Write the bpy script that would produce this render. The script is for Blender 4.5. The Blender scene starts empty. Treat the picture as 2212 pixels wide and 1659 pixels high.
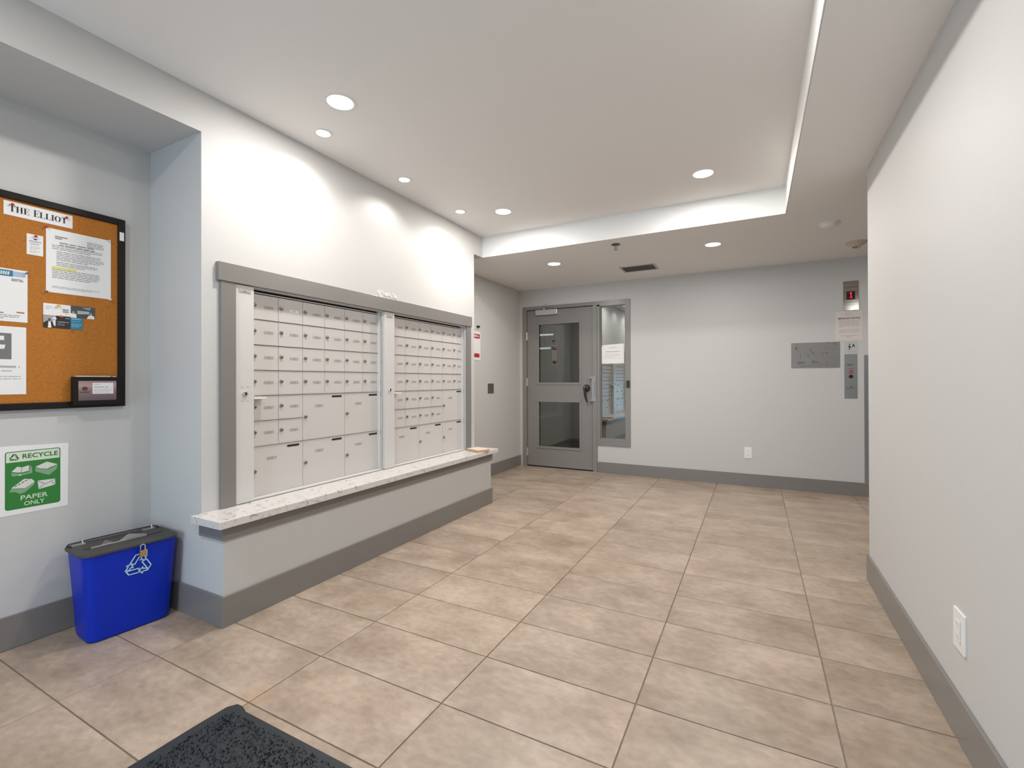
import bpy, bmesh, math, random
from mathutils import Matrix, Vector
PI = math.pi
random.seed(7)
SC = bpy.context.scene
COL = SC.collection

# ------------------------------------------------------------------ camera, world, exposure
cam_d = bpy.data.cameras.new('camera')
cam = bpy.data.objects.new('camera', cam_d); COL.objects.link(cam); SC.camera = cam
F, YAW, PIT, ROL, CX, CY, CH = 1005.0068, 0.48177, 0.00378, -0.0029, 1105.58, 818.69, 1.13
fw = Vector((-math.sin(YAW)*math.cos(PIT), math.cos(YAW)*math.cos(PIT), math.sin(PIT)))
rt = Vector((math.cos(YAW), math.sin(YAW), 0)); up = rt.cross(fw)
r2 = rt*math.cos(ROL)+up*math.sin(ROL); u2 = up*math.cos(ROL)-rt*math.sin(ROL)
cam.matrix_world = Matrix(((r2.x, u2.x, -fw.x, 0), (r2.y, u2.y, -fw.y, 0), (r2.z, u2.z, -fw.z, CH), (0, 0, 0, 1)))
cam_d.sensor_fit = 'HORIZONTAL'; cam_d.sensor_width = 36.0; cam_d.lens = F*36/2212
cam_d.shift_x = (1106-CX)/2212; cam_d.shift_y = (CY-829.5)/2212
cam_d.clip_start = 0.05; cam_d.clip_end = 100

world = bpy.data.worlds.new('world'); SC.world = world; world.use_nodes = True
wb = world.node_tree.nodes['Background']
wb.inputs[0].default_value = (0.55, 0.75, 1.0, 1); wb.inputs[1].default_value = 1.0
SC.view_settings.view_transform = 'Standard'; SC.view_settings.look = 'None'
SC.view_settings.exposure = 0.0; SC.view_settings.gamma = 1.0; SC.view_settings.use_curve_mapping = False
SC.cycles.max_bounces = 10; SC.cycles.diffuse_bounces = 6; SC.cycles.glossy_bounces = 4
SC.cycles.transparent_max_bounces = 8; SC.cycles.sample_clamp_indirect = 6.0
SC.cycles.use_denoising = True

# daylight through the glazed entrance behind the camera
dl = bpy.data.lights.new('entrance_daylight', 'AREA'); dl.shape = 'RECTANGLE'; dl.size = 1.4; dl.size_y = 1.2
dl.energy = 44; dl.color = (0.50, 0.77, 1.0)
dlo = bpy.data.objects.new('entrance_daylight', dl); COL.objects.link(dlo)
dlo.location = (-1.60, -2.47, 0.66); dlo.rotation_euler = (math.radians(90), 0, 0)

BIG_W, SMALL_W, LOW_W = 14.3, 8.0, 11.5
LAMP_COL = (1.0, 0.965, 0.92)

# ------------------------------------------------------------------ materials
MATS = {}
def srgb(r, g, b):
    f = lambda c: (c/255/12.92) if c <= 10 else ((c/255+0.055)/1.055)**2.4
    return (f(r), f(g), f(b), 1)
def mat(name, col, rough=0.5, metal=0.0, spec=0.5, noise=0.0, nscale=8.0, bump=0.0, bscale=200.0, emit=None, es=0.0, coat=0.0):
    if name in MATS: return MATS[name]
    m = bpy.data.materials.new(name); m.use_nodes = True; nt = m.node_tree
    b = nt.nodes['Principled BSDF']
    b.inputs['Base Color'].default_value = col; b.inputs['Roughness'].default_value = rough
    b.inputs['Metallic'].default_value = metal; b.inputs['Specular IOR Level'].default_value = spec
    b.inputs['Coat Weight'].default_value = coat
    if emit: b.inputs['Emission Color'].default_value = emit; b.inputs['Emission Strength'].default_value = es
    tc = nt.nodes.new('ShaderNodeTexCoord')
    if noise:
        n = nt.nodes.new('ShaderNodeTexNoise'); n.inputs['Scale'].default_value = nscale; n.inputs['Detail'].default_value = 5
        nt.links.new(tc.outputs['Object'], n.inputs['Vector'])
        mx = nt.nodes.new('ShaderNodeMix'); mx.data_type = 'RGBA'
        mx.inputs['A'].default_value = tuple(c*(1-noise) for c in col[:3])+(1,)
        mx.inputs['B'].default_value = tuple(min(1, c*(1+noise)) for c in col[:3])+(1,)
        nt.links.new(n.outputs['Fac'], mx.inputs['Factor']); nt.links.new(mx.outputs['Result'], b.inputs['Base Color'])
    if bump:
        n2 = nt.nodes.new('ShaderNodeTexNoise'); n2.inputs['Scale'].default_value = bscale; n2.inputs['Detail'].default_value = 3
        nt.links.new(tc.outputs['Object'], n2.inputs['Vector'])
        bp = nt.nodes.new('ShaderNodeBump'); bp.inputs['Strength'].default_value = bump; bp.inputs['Distance'].default_value = 0.002
        nt.links.new(n2.outputs['Fac'], bp.inputs['Height']); nt.links.new(bp.outputs['Normal'], b.inputs['Normal'])
    MATS[name] = m; return m

wall_m = mat('wall_paint', (0.555, 0.547, 0.534, 1), 0.55, noise=0.012, nscale=1.5, bump=0.12, bscale=260)
ceil_m = mat('ceiling_paint', (0.82, 0.80, 0.775, 1), 0.7, noise=0.012, nscale=1.2, bump=0.1, bscale=260)
coffer_m = mat('coffer_white', (0.82, 0.815, 0.80, 1), 0.6, noise=0.01, nscale=1.0)
trim_m = mat('grey_trim', (0.205, 0.192, 0.18, 1), 0.30, noise=0.03, nscale=5, bump=0.06, bscale=120)
door_m = mat('grey_door_enamel', (0.235, 0.224, 0.212, 1), 0.33, noise=0.03, nscale=3)
box_m = mat('mailbox_enamel', (0.56, 0.535, 0.515, 1), 0.4, noise=0.01, nscale=4)
frame_m = mat('mailbox_frame', (0.60, 0.585, 0.57, 1), 0.38)
alu_m = mat('aluminium', (0.66, 0.67, 0.68, 1), 0.32, metal=0.8)
steel_m = mat('brushed_steel', (0.42, 0.42, 0.415, 1), 0.38, metal=0.85, noise=0.06, nscale=14)
chrome_m = mat('chrome', (0.72, 0.72, 0.72, 1), 0.16, metal=1.0)
lock_m = mat('lock_metal', (0.33, 0.31, 0.28, 1), 0.3, metal=0.9)
dark_m = mat('keyhole_black', (0.01, 0.01, 0.01, 1), 0.5)
plate_m = mat('number_plate', (0.39, 0.37, 0.355, 1), 0.45)
digit_m = mat('plate_print', (0.27, 0.25, 0.24, 1), 0.6)
plastic_m = mat('white_plastic', (0.80, 0.79, 0.77, 1), 0.3)
paper_m = mat('paper', (0.80, 0.79, 0.78, 1), 0.6)
paperw_m = mat('warm_paper', (0.66, 0.60, 0.56, 1), 0.6)
ink_m = mat('ink_grey', (0.22, 0.22, 0.23, 1), 0.7)
inkl_m = mat('ink_pale', (0.42, 0.41, 0.41, 1), 0.7)
inkb_m = mat('ink_black', (0.02, 0.02, 0.022, 1), 0.6)
yellow_m = mat('highlighter', (0.72, 0.66, 0.16, 1), 0.7)
red_m = mat('red_plastic', (0.45, 0.02, 0.035, 1), 0.3)
pink_m = mat('pink_plastic', (0.7, 0.12, 0.16, 1), 0.3)
ypin_m = mat('yellow_plastic', (0.75, 0.5, 0.05, 1), 0.3)
clear_m = mat('clear_pin', (0.62, 0.6, 0.55, 1), 0.2)
black_m = mat('black_frame', (0.009, 0.007, 0.006, 1), 0.45, spec=0.25)
blackp_m = mat('black_plastic', (0.018, 0.018, 0.018, 1), 0.45)
bin_m = mat('bin_blue', (0.0, 0.024, 0.44, 1), 0.42, spec=0.3, noise=0.05, nscale=3)
lid_m = mat('bin_lid', (0.045, 0.043, 0.04, 1), 0.5, bump=0.2, bscale=400)
symb_m = mat('pale_blue_print', (0.50, 0.74, 0.86, 1), 0.5)
brass_m = mat('brass', (0.52, 0.38, 0.18, 1), 0.28, metal=0.9)
green_m = mat('sign_green', (0.025, 0.20, 0.035, 1), 0.4)
dgreen_m = mat('sign_dark_green', (0.04, 0.10, 0.05, 1), 0.5)
mint_m = mat('sign_mint', (0.60, 0.72, 0.55, 1), 0.5)
sage_m = mat('sign_sage', (0.22, 0.36, 0.22, 1), 0.5)
kraft_m = mat('kraft', (0.52, 0.35, 0.20, 1), 0.7)
grout_m = mat('grout', (0.235, 0.185, 0.14, 1), 0.85, noise=0.12, nscale=12)
teal_m = mat('teal_print', (0.02, 0.20, 0.32, 1), 0.4)
navy_m = mat('navy_print', (0.03, 0.16, 0.33, 1), 0.4)
logo_m = mat('logo_grey', (0.17, 0.17, 0.165, 1), 0.6)
skin_m = mat('skin_print', (0.45, 0.27, 0.2, 1), 0.6)
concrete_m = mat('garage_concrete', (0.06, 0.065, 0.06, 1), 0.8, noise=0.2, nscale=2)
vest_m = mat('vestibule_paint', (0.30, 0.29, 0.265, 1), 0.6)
lamp_m = mat('lamp_lens', (0.9, 0.9, 0.9, 1), 0.5, emit=(1, 0.98, 0.95, 1), es=5.0)
ring_m = mat('lamp_ring', (0.75, 0.74, 0.72, 1), 0.4)
strip_m = mat('strip_lens', (0.9, 0.9, 0.9, 1), 0.5, emit=(0.95, 1, 0.97, 1), es=1.6)
led_m = mat('led_red', (0.3, 0, 0.02, 1), 0.4, emit=(1.0, 0.03, 0.12, 1), es=0.9)
ledbg_m = mat('led_back', (0.03, 0.0, 0.003, 1), 0.2)
plaque_m = mat('plaque_metal', (0.27, 0.26, 0.245, 1), 0.42, metal=0.45, noise=0.10, nscale=9)
etch_m = mat('plaque_etch', (0.10, 0.095, 0.085, 1), 0.6)
greyplate_m = mat('grey_cover', (0.09, 0.088, 0.084, 1), 0.4)
mirror_m = mat('polished_steel', (0.50, 0.48, 0.45, 1), 0.12, metal=1.0)

def glass(name, fac, tint, rough=0.02):
    m = bpy.data.materials.new(name); m.use_nodes = True; nt = m.node_tree; nt.nodes.clear()
    o = nt.nodes.new('ShaderNodeOutputMaterial'); t = nt.nodes.new('ShaderNodeBsdfTransparent'); g = nt.nodes.new('ShaderNodeBsdfGlossy')
    t.inputs[0].default_value = tint; g.inputs['Roughness'].default_value = rough; g.inputs[0].default_value = (0.9, 0.93, 0.92, 1)
    mx = nt.nodes.new('ShaderNodeMixShader'); mx.inputs[0].default_value = fac
    nt.links.new(t.outputs[0], mx.inputs[1]); nt.links.new(g.outputs[0], mx.inputs[2]); nt.links.new(mx.outputs[0], o.inputs[0])
    return m
glass_m = glass('door_glass', 0.14, (0.78, 0.81, 0.79, 1))
sglass_m = glass('sidelight_glass', 0.36, (0.45, 0.49, 0.47, 1))

def cork_mat():
    m = mat('cork', (0.42, 0.17, 0.035, 1), 0.85); nt = m.node_tree; b = nt.nodes['Principled BSDF']
    tc = nt.nodes.new('ShaderNodeTexCoord'); n = nt.nodes.new('ShaderNodeTexNoise'); n.inputs['Scale'].default_value = 260; n.inputs['Detail'].default_value = 3
    r = nt.nodes.new('ShaderNodeValToRGB'); e = r.color_ramp.elements
    e[0].position = 0.3; e[0].color = (0.34, 0.115, 0.012, 1); e[1].position = 0.62; e[1].color = (0.47, 0.17, 0.02, 1)
    nt.links.new(tc.outputs['Object'], n.inputs['Vector']); nt.links.new(n.outputs['Fac'], r.inputs['Fac']); nt.links.new(r.outputs['Color'], b.inputs['Base Color'])
    return m
cork_m = cork_mat()

def tile_mat():
    m = bpy.data.materials.new('floor_tile'); m.use_nodes = True; nt = m.node_tree; b = nt.nodes['Principled BSDF']
    L = nt.links.new; N = nt.nodes.new
    geo = N('ShaderNodeNewGeometry'); oi = N('ShaderNodeObjectInfo')
    mp = N('ShaderNodeMapping'); mp.inputs['Scale'].default_value = (1.0, 1.5, 1.0)
    cmb = N('ShaderNodeCombineXYZ'); mul = N('ShaderNodeMath'); mul.operation = 'MULTIPLY'; mul.inputs[1].default_value = 37.0
    L(oi.outputs['Random'], mul.inputs[0]); L(mul.outputs[0], cmb.inputs[0]); L(mul.outputs[0], cmb.inputs[2])
    L(geo.outputs['Position'], mp.inputs['Vector']); L(cmb.outputs[0], mp.inputs['Location'])
    n1 = N('ShaderNodeTexNoise'); n1.inputs['Scale'].default_value = 3.4; n1.inputs['Detail'].default_value = 7; n1.inputs['Roughness'].default_value = 0.62
    n2 = N('ShaderNodeTexNoise'); n2.inputs['Scale'].default_value = 26; n2.inputs['Detail'].default_value = 5
    L(mp.outputs[0], n1.inputs['Vector']); L(mp.outputs[0], n2.inputs['Vector'])
    r = N('ShaderNodeValToRGB'); e = r.color_ramp.elements
    e[0].position = 0.30; e[0].color = (0.285, 0.215, 0.160, 1); e[1].position = 0.68; e[1].color = (0.455, 0.362, 0.288, 1)
    L(n1.outputs['Fac'], r.inputs['Fac'])
    r2_ = N('ShaderNodeValToRGB'); e = r2_.color_ramp.elements
    e[0].position = 0.3; e[0].color = (0.86, 0.855, 0.85, 1); e[1].position = 0.7; e[1].color = (1.08, 1.08, 1.08, 1)
    L(n2.outputs['Fac'], r2_.inputs['Fac'])
    mx = N('ShaderNodeMix'); mx.data_type = 'RGBA'; mx.blend_type = 'MULTIPLY'; mx.inputs['Factor'].default_value = 1.0
    L(r.outputs['Color'], mx.inputs['A']); L(r2_.outputs['Color'], mx.inputs['B'])
    hs = N('ShaderNodeHueSaturation'); vr = N('ShaderNodeMapRange'); vr.inputs['To Min'].default_value = 0.93; vr.inputs['To Max'].default_value = 1.07
    L(oi.outputs['Random'], vr.inputs['Value']); L(vr.outputs[0], hs.inputs['Value']); L(mx.outputs['Result'], hs.inputs['Color'])
    # rust-coloured stain at one tile corner
    vd = N('ShaderNodeVectorMath'); vd.operation = 'DISTANCE'; vd.inputs[1].default_value = (-1.60, 1.065, 0)
    L(geo.outputs['Position'], vd.inputs[0])
    sr = N('ShaderNodeMapRange'); sr.inputs['From Min'].default_value = 0.0; sr.inputs['From Max'].default_value = 0.075; sr.inputs['To Min'].default_value = 0.75; sr.inputs['To Max'].default_value = 0.0
    L(vd.outputs['Value'], sr.inputs['Value'])
    sm_ = N('ShaderNodeMath'); sm_.operation = 'MULTIPLY'; L(sr.outputs[0], sm_.inputs[0]); L(n2.outputs['Fac'], sm_.inputs[1])
    sx = N('ShaderNodeMix'); sx.data_type = 'RGBA'; L(sm_.outputs[0], sx.inputs['Factor']); L(hs.outputs[0], sx.inputs['A']); sx.inputs['B'].default_value = (0.42, 0.24, 0.11, 1)
    L(sx.outputs['Result'], b.inputs['Base Color'])
    rr = N('ShaderNodeMapRange'); rr.inputs['To Min'].default_value = 0.30; rr.inputs['To Max'].default_value = 0.48
    L(n1.outputs['Fac'], rr.inputs['Value']); L(rr.outputs[0], b.inputs['Roughness'])
    bp = N('ShaderNodeBump'); bp.inputs['Strength'].default_value = 0.10; bp.inputs['Distance'].default_value = 0.004
    L(n2.outputs['Fac'], bp.inputs['Height']); L(bp.outputs[0], b.inputs['Normal'])
    return m
tile_m = tile_mat()

def stone_mat():
    m = mat('ledge_quartz', (0.6, 0.57, 0.55, 1), 0.22); nt = m.node_tree; b = nt.nodes['Principled BSDF']
    L = nt.links.new; N = nt.nodes.new; tc = N('ShaderNodeTexCoord')
    v = N('ShaderNodeTexVoronoi'); v.inputs['Scale'].default_value = 130; n = N('ShaderNodeTexNoise'); n.inputs['Scale'].default_value = 34; n.inputs['Detail'].default_value = 9
    n.inputs['Distortion'].default_value = 0.8
    L(tc.outputs['Object'], v.inputs['Vector']); L(tc.outputs['Object'], n.inputs['Vector'])
    r = N('ShaderNodeValToRGB'); e = r.color_ramp.elements
    e[0].position = 0.30; e[0].color = (0.36, 0.33, 0.32, 1); e[1].position = 0.44; e[1].color = (0.66, 0.63, 0.61, 1)
    L(n.outputs['Fac'], r.inputs['Fac'])
    r3 = N('ShaderNodeValToRGB'); e = r3.color_ramp.elements
    e[0].position = 0.0; e[0].color = (0.78, 0.77, 0.76, 1); e[1].position = 0.3; e[1].color = (1, 1, 1, 1)
    L(v.outputs['Distance'], r3.inputs['Fac'])
    mx = N('ShaderNodeMix'); mx.data_type = 'RGBA'; mx.blend_type = 'MULTIPLY'; mx.inputs['Factor'].default_value = 0.8
    L(r.outputs['Color'], mx.inputs['A']); L(r3.outputs['Color'], mx.inputs['B']); L(mx.outputs['Result'], b.inputs['Base Color'])
    return m
stone_m = stone_mat()

def sunset_mat():
    m = mat('card_sunset', (0.4, 0.25, 0.25, 1), 0.4); nt = m.node_tree; b = nt.nodes['Principled BSDF']
    tc = nt.nodes.new('ShaderNodeTexCoord'); sp = nt.nodes.new('ShaderNodeSeparateXYZ'); r = nt.nodes.new('ShaderNodeValToRGB')
    nt.links.new(tc.outputs['Generated'], sp.inputs[0]); nt.links.new(sp.outputs['Z'], r.inputs['Fac'])
    e = r.color_ramp.elements; e[0].position = 0.1; e[0].color = (0.13, 0.10, 0.11, 1); e[1].position = 0.95; e[1].color = (0.33, 0.22, 0.24, 1)
    k = r.color_ramp.elements.new(0.55); k.color = (0.28, 0.16, 0.17, 1); k = r.color_ramp.elements.new(0.75); k.color = (0.46, 0.28, 0.25, 1)
    nt.links.new(r.outputs['Color'], b.inputs['Base Color']); return m
sunset_m = sunset_mat()

# ------------------------------------------------------------------ mesh helpers
def box(bm, x0, x1, y0, y1, z0, z1):
    v = [bm.verts.new((x, y, z)) for x in (x0, x1) for y in (y0, y1) for z in (z0, z1)]
    for f in ((0, 1, 3, 2), (4, 6, 7, 5), (0, 4, 5, 1), (2, 3, 7, 6), (0, 2, 6, 4), (1, 5, 7, 3)):
        bm.faces.new([v[i] for i in f])
    return bm
def BM(*boxes):
    bm = bmesh.new()
    for b in boxes: box(bm, *b)
    return bm
def rings(bm, rs, close_ends=True):
    loops = [[bm.verts.new(p) for p in r] for r in rs]
    n = len(loops[0])
    for a, b in zip(loops, loops[1:]):
        for i in range(n): bm.faces.new((a[i], a[(i+1) % n], b[(i+1) % n], b[i]))
    if close_ends:
        bm.faces.new(loops[0][::-1]); bm.faces.new(loops[-1])
    return bm
def lathe(bm, prof, c=(0, 0, 0), axis='z', n=24):
    """prof: (radius, height) pairs; axis z (down from c = negative height) or y."""
    rs = []
    for r, h in prof:
        ring = []
        for i in range(n):
            a = 2*PI*i/n
            if axis == 'z': ring.append((c[0]+r*math.cos(a), c[1]+r*math.sin(a), c[2]+h))
            else: ring.append((c[0]+r*math.cos(a), c[1]+h, c[2]+r*math.sin(a)))
        rs.append(ring)
    return rings(bm, rs)
def tube(bm, pts, rad, n=8, closed=False):
    pts = [Vector(p) for p in pts]; rs = []
    for i, p in enumerate(pts):
        if closed: d = pts[(i+1) % len(pts)]-pts[i-1]
        else: d = pts[min(i+1, len(pts)-1)]-pts[max(i-1, 0)]
        d.normalize(); a = d.orthogonal().normalized()
        if i and abs(a.dot(prev)) < 0.999: a = (prev-d*prev.dot(d)).normalized()
        prev = a; b = d.cross(a); r = rad[i] if isinstance(rad, (list, tuple)) else rad
        rs.append([tuple(p+a*r*math.cos(2*PI*k/n)+b*r*math.sin(2*PI*k/n)) for k in range(n)])
    if closed: rs.append(rs[0]); return rings(bm, rs, False)
    return rings(bm, rs)
def prism(bm, pts, y0, y1):
    """2D outline (x, z) extruded in y from y0 (back) to y1 (front)."""
    a = [bm.verts.new((x, y0, z)) for x, z in pts]; b = [bm.verts.new((x, y1, z)) for x, z in pts]
    n = len(pts); bm.faces.new(a); bm.faces.new(b[::-1])
    for i in range(n): bm.faces.new((a[i], b[i], b[(i+1) % n], a[(i+1) % n]))
    return bm
def rrect(x0, x1, z0, z1, r, n=5):
    o = []
    for cx, cz, a0 in ((x1-r, z1-r, 0), (x0+r, z1-r, 90), (x0+r, z0+r, 180), (x1-r, z0+r, 270)):
        for i in range(n+1):
            a = math.radians(a0+90*i/n); o.append((cx+r*math.cos(a), cz+r*math.sin(a)))
    return o
def disc(cx, cz, rx, rz=None, n=20):
    rz = rz or rx
    return [(cx+rx*math.cos(2*PI*i/n), cz+rz*math.sin(2*PI*i/n)) for i in range(n)]
def hframe(bm, x0, x1, z0, z1, w, y0, y1, wb=None, wt=None):
    wb = wb or w; wt = wt or w
    box(bm, x0, x0+w, y0, y1, z0, z1); box(bm, x1-w, x1, y0, y1, z0, z1)
    box(bm, x0+w, x1-w, y0, y1, z1-wt, z1); box(bm, x0+w, x1-w, y0, y1, z0, z0+wb)
    return bm
def stroke(bm, pts, w, y0, y1, closed=True):
    n = len(pts)
    for i in range(n if closed else n-1):
        a = Vector(pts[i]); b = Vector(pts[(i+1) % n]); d = b-a
        if d.length < 1e-6: continue
        d.normalize(); q = Vector((-d.y, d.x))*w/2; e = d*w*0.45
        prism(bm, [tuple(a-e+q), tuple(b+e+q), tuple(b+e-q), tuple(a-e-q)], y0, y1)
    return bm

def obj(name, bm, m, parent=None, bevel=0.0, smooth=False, label=None, loc=None, recalc=True):
    if recalc: bmesh.ops.recalc_face_normals(bm, faces=bm.faces)
    if bevel:
        bmesh.ops.bevel(bm, geom=[e for e in bm.edges if len(e.link_faces) == 2 and e.calc_face_angle(0) > 0.6], offset=bevel, segments=2, affect='EDGES', profile=0.5)
    me = bpy.data.meshes.new(name); bm.to_mesh(me); bm.free()
    if smooth:
        for p in me.polygons: p.use_smooth = True
        try: me.set_sharp_from_angle(angle=math.radians(40))
        except Exception: pass
    me.materials.append(m)
    o = bpy.data.objects.new(name, me); COL.objects.link(o)
    if parent: o.parent = parent
    if label: o['label'] = label
    if loc: o.location = loc
    return o
def thing(name, label, cat, loc=(0, 0, 0), rotz=0, group=None):
    o = bpy.data.objects.new(name, None); COL.objects.link(o); o.empty_display_size = 0.05
    o.location = loc; o.rotation_euler = (0, 0, rotz); o['label'] = label; o['category'] = cat
    if group: o['group'] = group
    return o
def tag(o, label, cat, group=None, loc=None, rotz=None):
    o['label'] = label; o['category'] = cat
    if group: o['group'] = group
    if loc is not None: o.location = loc
    if rotz is not None: o.rotation_euler = (0, 0, rotz)
    return o
def struct(o): o['kind'] = 'structure'; return o
def copy_tree(o, parent=None):
    c = o.copy(); COL.objects.link(c); c.parent = parent
    for ch in list(o.children): copy_tree(ch, c)
    return c
def smesh(name, boxes, m, parent=None, bevel=0.0):
    o = obj(name, BM(*boxes), m, parent, bevel)
    if not parent: struct(o)
    return o

_txt = {}
def text_polys(bm, s, x0, x1, z0, z1, y, t=0.0003, bold=0.0):
    """lettering fitted into the rectangle, as flat print at local y, facing -y"""
    key = (s, bold)
    if key not in _txt:
        cu = bpy.data.curves.new('t', 'FONT'); cu.body = s; cu.size = 1; cu.offset = bold; cu.resolution_u = 3
        ob = bpy.data.objects.new('t', cu); COL.objects.link(ob)
        bpy.context.view_layer.update()
        me = bpy.data.meshes.new_from_object(ob)
        vs = [tuple(v.co) for v in me.vertices]; fs = [tuple(p.vertices) for p in me.polygons]
        bpy.data.objects.remove(ob); bpy.data.curves.remove(cu); bpy.data.meshes.remove(me)
        _txt[key] = (vs, fs)
    vs, fs = _txt[key]
    if not vs: return bm
    ax = min(v[0] for v in vs); bx = max(v[0] for v in vs); ay = min(v[1] for v in vs); by = max(v[1] for v in vs)
    V = [bm.verts.new((x0+(v[0]-ax)/(bx-ax)*(x1-x0), y, z0+(v[1]-ay)/(by-ay)*(z1-z0))) for v in vs]
    for f in fs:
        try: bm.faces.new([V[i] for i in f])
        except ValueError: pass
    return bm
def lines(bm, x0, x1, ztop, n, pitch, h, y, seed=0, last=0.6, jitter=0.1):
    rnd = random.Random(seed)
    for i in range(n):
        z = ztop-i*pitch; x = x0; end = x1 if i < n-1 else x0+(x1-x0)*last
        end -= rnd.random()*jitter*(x1-x0)
        while x < end-0.002:
            w = min(rnd.uniform(2.0, 6.0)*h*1.6, end-x)
            v = [bm.verts.new(p) for p in ((x, y, z-h), (x+w, y, z-h), (x+w, y, z), (x, y, z))]; bm.faces.new(v); x += w+h*0.9
    return bm
def flatpoly(bm, pts, y):
    bm.faces.new([bm.verts.new((x, y, z)) for x, z in pts]); return bm
def printed(name, bm, m, parent, label=None):
    # make sure flat print faces the viewer (local -y)
    for f in bm.faces:
        f.normal_update()
        if f.normal.y > 0: f.normal_flip()
    o = obj(name, bm, m, parent, recalc=False, label=label)
    if name in ('printed_text', 'etching'): o['kind'] = 'stuff'
    return o

# ------------------------------------------------------------------ the room
WX, NX, AX, BY, RX = -2.349, -2.809, -2.79, 5.578, 0.568      # mail wall, niche back, alcove, back wall, right wall
LOW, HIGH = 2.33, 2.527
YP, YE = 1.285, 3.728                                          # pillar face, far end of the mail wall
REAR = -2.5
# floor: grout bed with one object per tile
floor = struct(obj('floor', BM((-3.3, 3.0, REAR-0.15, 8.3, -0.12, -0.004)), grout_m))
TX, TY, GX, GY = 0.60622, 0.30936, -1.58621, 1.33430
tile_bm = BM((-TX/2+0.0022, TX/2-0.0022, -TY/2+0.0022, TY/2-0.0022, -0.006, 0.0))
bmesh.ops.bevel(tile_bm, geom=[e for e in tile_bm.edges if all(v.co.z > -0.001 for v in e.verts)], offset=0.0012, segments=1, affect='EDGES')
bmesh.ops.recalc_face_normals(tile_bm, faces=tile_bm.faces)
tile_me = bpy.data.meshes.new('tile'); tile_bm.to_mesh(tile_me); tile_bm.free(); tile_me.materials.append(tile_m)
far = bmesh.new()
for i in range(-3, 7):
    for j in range(-13, 23):
        cx, cy = GX+(i+0.5)*TX, GY+(j+0.5)*TY
        x0, x1, y0, y1 = cx-TX/2+.0022, cx+TX/2-.0022, cy-TY/2+.0022, cy+TY/2-.0022
        if i == 6: x1 = min(x1, 2.6)
        if y1 < REAR or y0 > 8.0: continue
        if y0 > 5.58 or y0 < 0.0 or x0 > 1.2:
            box(far, max(x0, -3.2), x1, max(y0, REAR), min(y1, 8.1), -0.006, 0.0); continue
        if -2.33 > x1 and y0 > 1.29 and y1 < 3.7: continue     # under the solid wall block
        if x0 < -3.0 and x1 < -2.85: continue
        t = bpy.data.objects.new('tile', tile_me); COL.objects.link(t); t.parent = floor
        t.location = (cx, cy, random.uniform(-0.0003, 0.0003)); t.rotation_euler = (0, 0, random.choice((0, PI)))
fo = obj('outlying_tiles', far, tile_m, floor); fo['kind'] = 'stuff'

# ceilings
C0, C1, CR = -1.6, 3.889, 0.203                                # coffer: near, far, right edge
ceiling = smesh('ceiling', [(-3.0, 2.75, C1, 5.7, LOW, 2.65), (CR, 2.75, REAR, C1, LOW, 2.65), (WX, CR, REAR-0.1, C0, LOW, 2.65)], ceil_m)
smesh('coffer_panel', [(WX-0.3, CR+0.05, C0-0.05, C1+0.05, HIGH, 2.66)], ceil_m, ceiling)
smesh('coffer_fascia', [(WX, CR-0.004, C1-0.004, C1+0.001, LOW, HIGH), (CR-0.004, CR+0.001, C0, C1, LOW, HIGH), (WX, CR, C0-0.001, C0+0.004, LOW, HIGH)], coffer_m, ceiling)

# walls
NN = -0.9
wl = smesh('wall_left', [
    (NX-0.02, WX, YP, 1.45, 0, HIGH), (NX-0.02, WX, 3.625, YE, 0, HIGH), (NX-0.02, WX, 1.45, 3.625, 0, 0.49), (NX-0.02, WX, 1.45, 3.625, 1.635, HIGH),
    (NX-0.02, -2.60, 1.45, 3.625, 0.49, 1.635), (NX-0.02, WX, NN, YP, LOW, HIGH), (NX-0.02, WX, YE, C1, LOW, HIGH), (NX-0.02, WX, REAR, NN, 0, HIGH),
    ], wall_m)
smesh('wall_ledge', [(WX+0.0005, -2.172, YP, YE, 0, 0.4645)], wall_m)
pb = bmesh.new(); rnd = random.Random(3)
for k in range(16):
    y = 2.46+0.22*rnd.random() if k > 8 else 2.46+0.1*rnd.random(); z = 1.737+0.03*rnd.random(); r = rnd.uniform(0.004, 0.014)
    prism(pb, disc(y, z, r*1.5, r, 9), 0, -0.0006-0.0002*k)
pp = obj('paint_patch', pb, mat('white_filler', (0.68, 0.68, 0.67, 1), 0.7), wl, loc=(WX, 0, 0)); pp.rotation_euler = (0, 0, PI/2)
pp['label'] = 'white touch-up paint daubs above the grey header'
smesh('wall_niche', [(NX-0.12, NX, NN-0.05, YP+0.05, 0, LOW+0.02)], wall_m)
smesh('wall_alcove', [(AX-0.12, AX, YE-0.02, 5.70, 0, LOW+0.02)], wall_m)
OX0, OX1 = -2.745, -1.318                                      # door and sidelight opening
smesh('wall_back', [(AX-0.1, OX0, BY, BY+0.12, 0, LOW+0.02), (OX0, OX1, BY, BY+0.12, 2.105, LOW+0.02), (OX1, 0.985, BY, BY+0.12, 0, LOW+0.02),
                    (-1.725, OX1, BY, BY+0.12, 0, 0.333), (0.865, 0.985, BY+0.12, 6.4, 0, LOW+0.02)], wall_m)
smesh('wall_right', [(RX, RX+0.12, REAR, 3.265, 0, LOW+0.01)], wall_m)
smesh('wall_hallway', [(2.6, 2.72, REAR, 6.5, 0, LOW+0.02), (0.865, 2.72, 6.4, 6.52, 0, LOW+0.02)], wall_m)
smesh('wall_rear', [(-3.0, -2.45, REAR-0.12, REAR, 0, 2.66), (-0.05, 2.75, REAR-0.12, REAR, 0, 2.66), (-2.45, -0.05, REAR-0.12, REAR, 2.15, 2.66)], wall_m)
struct(obj('ceiling', BM((0.9, 2.75, 5.7, 6.55, LOW, 2.4)), ceil_m))
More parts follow.
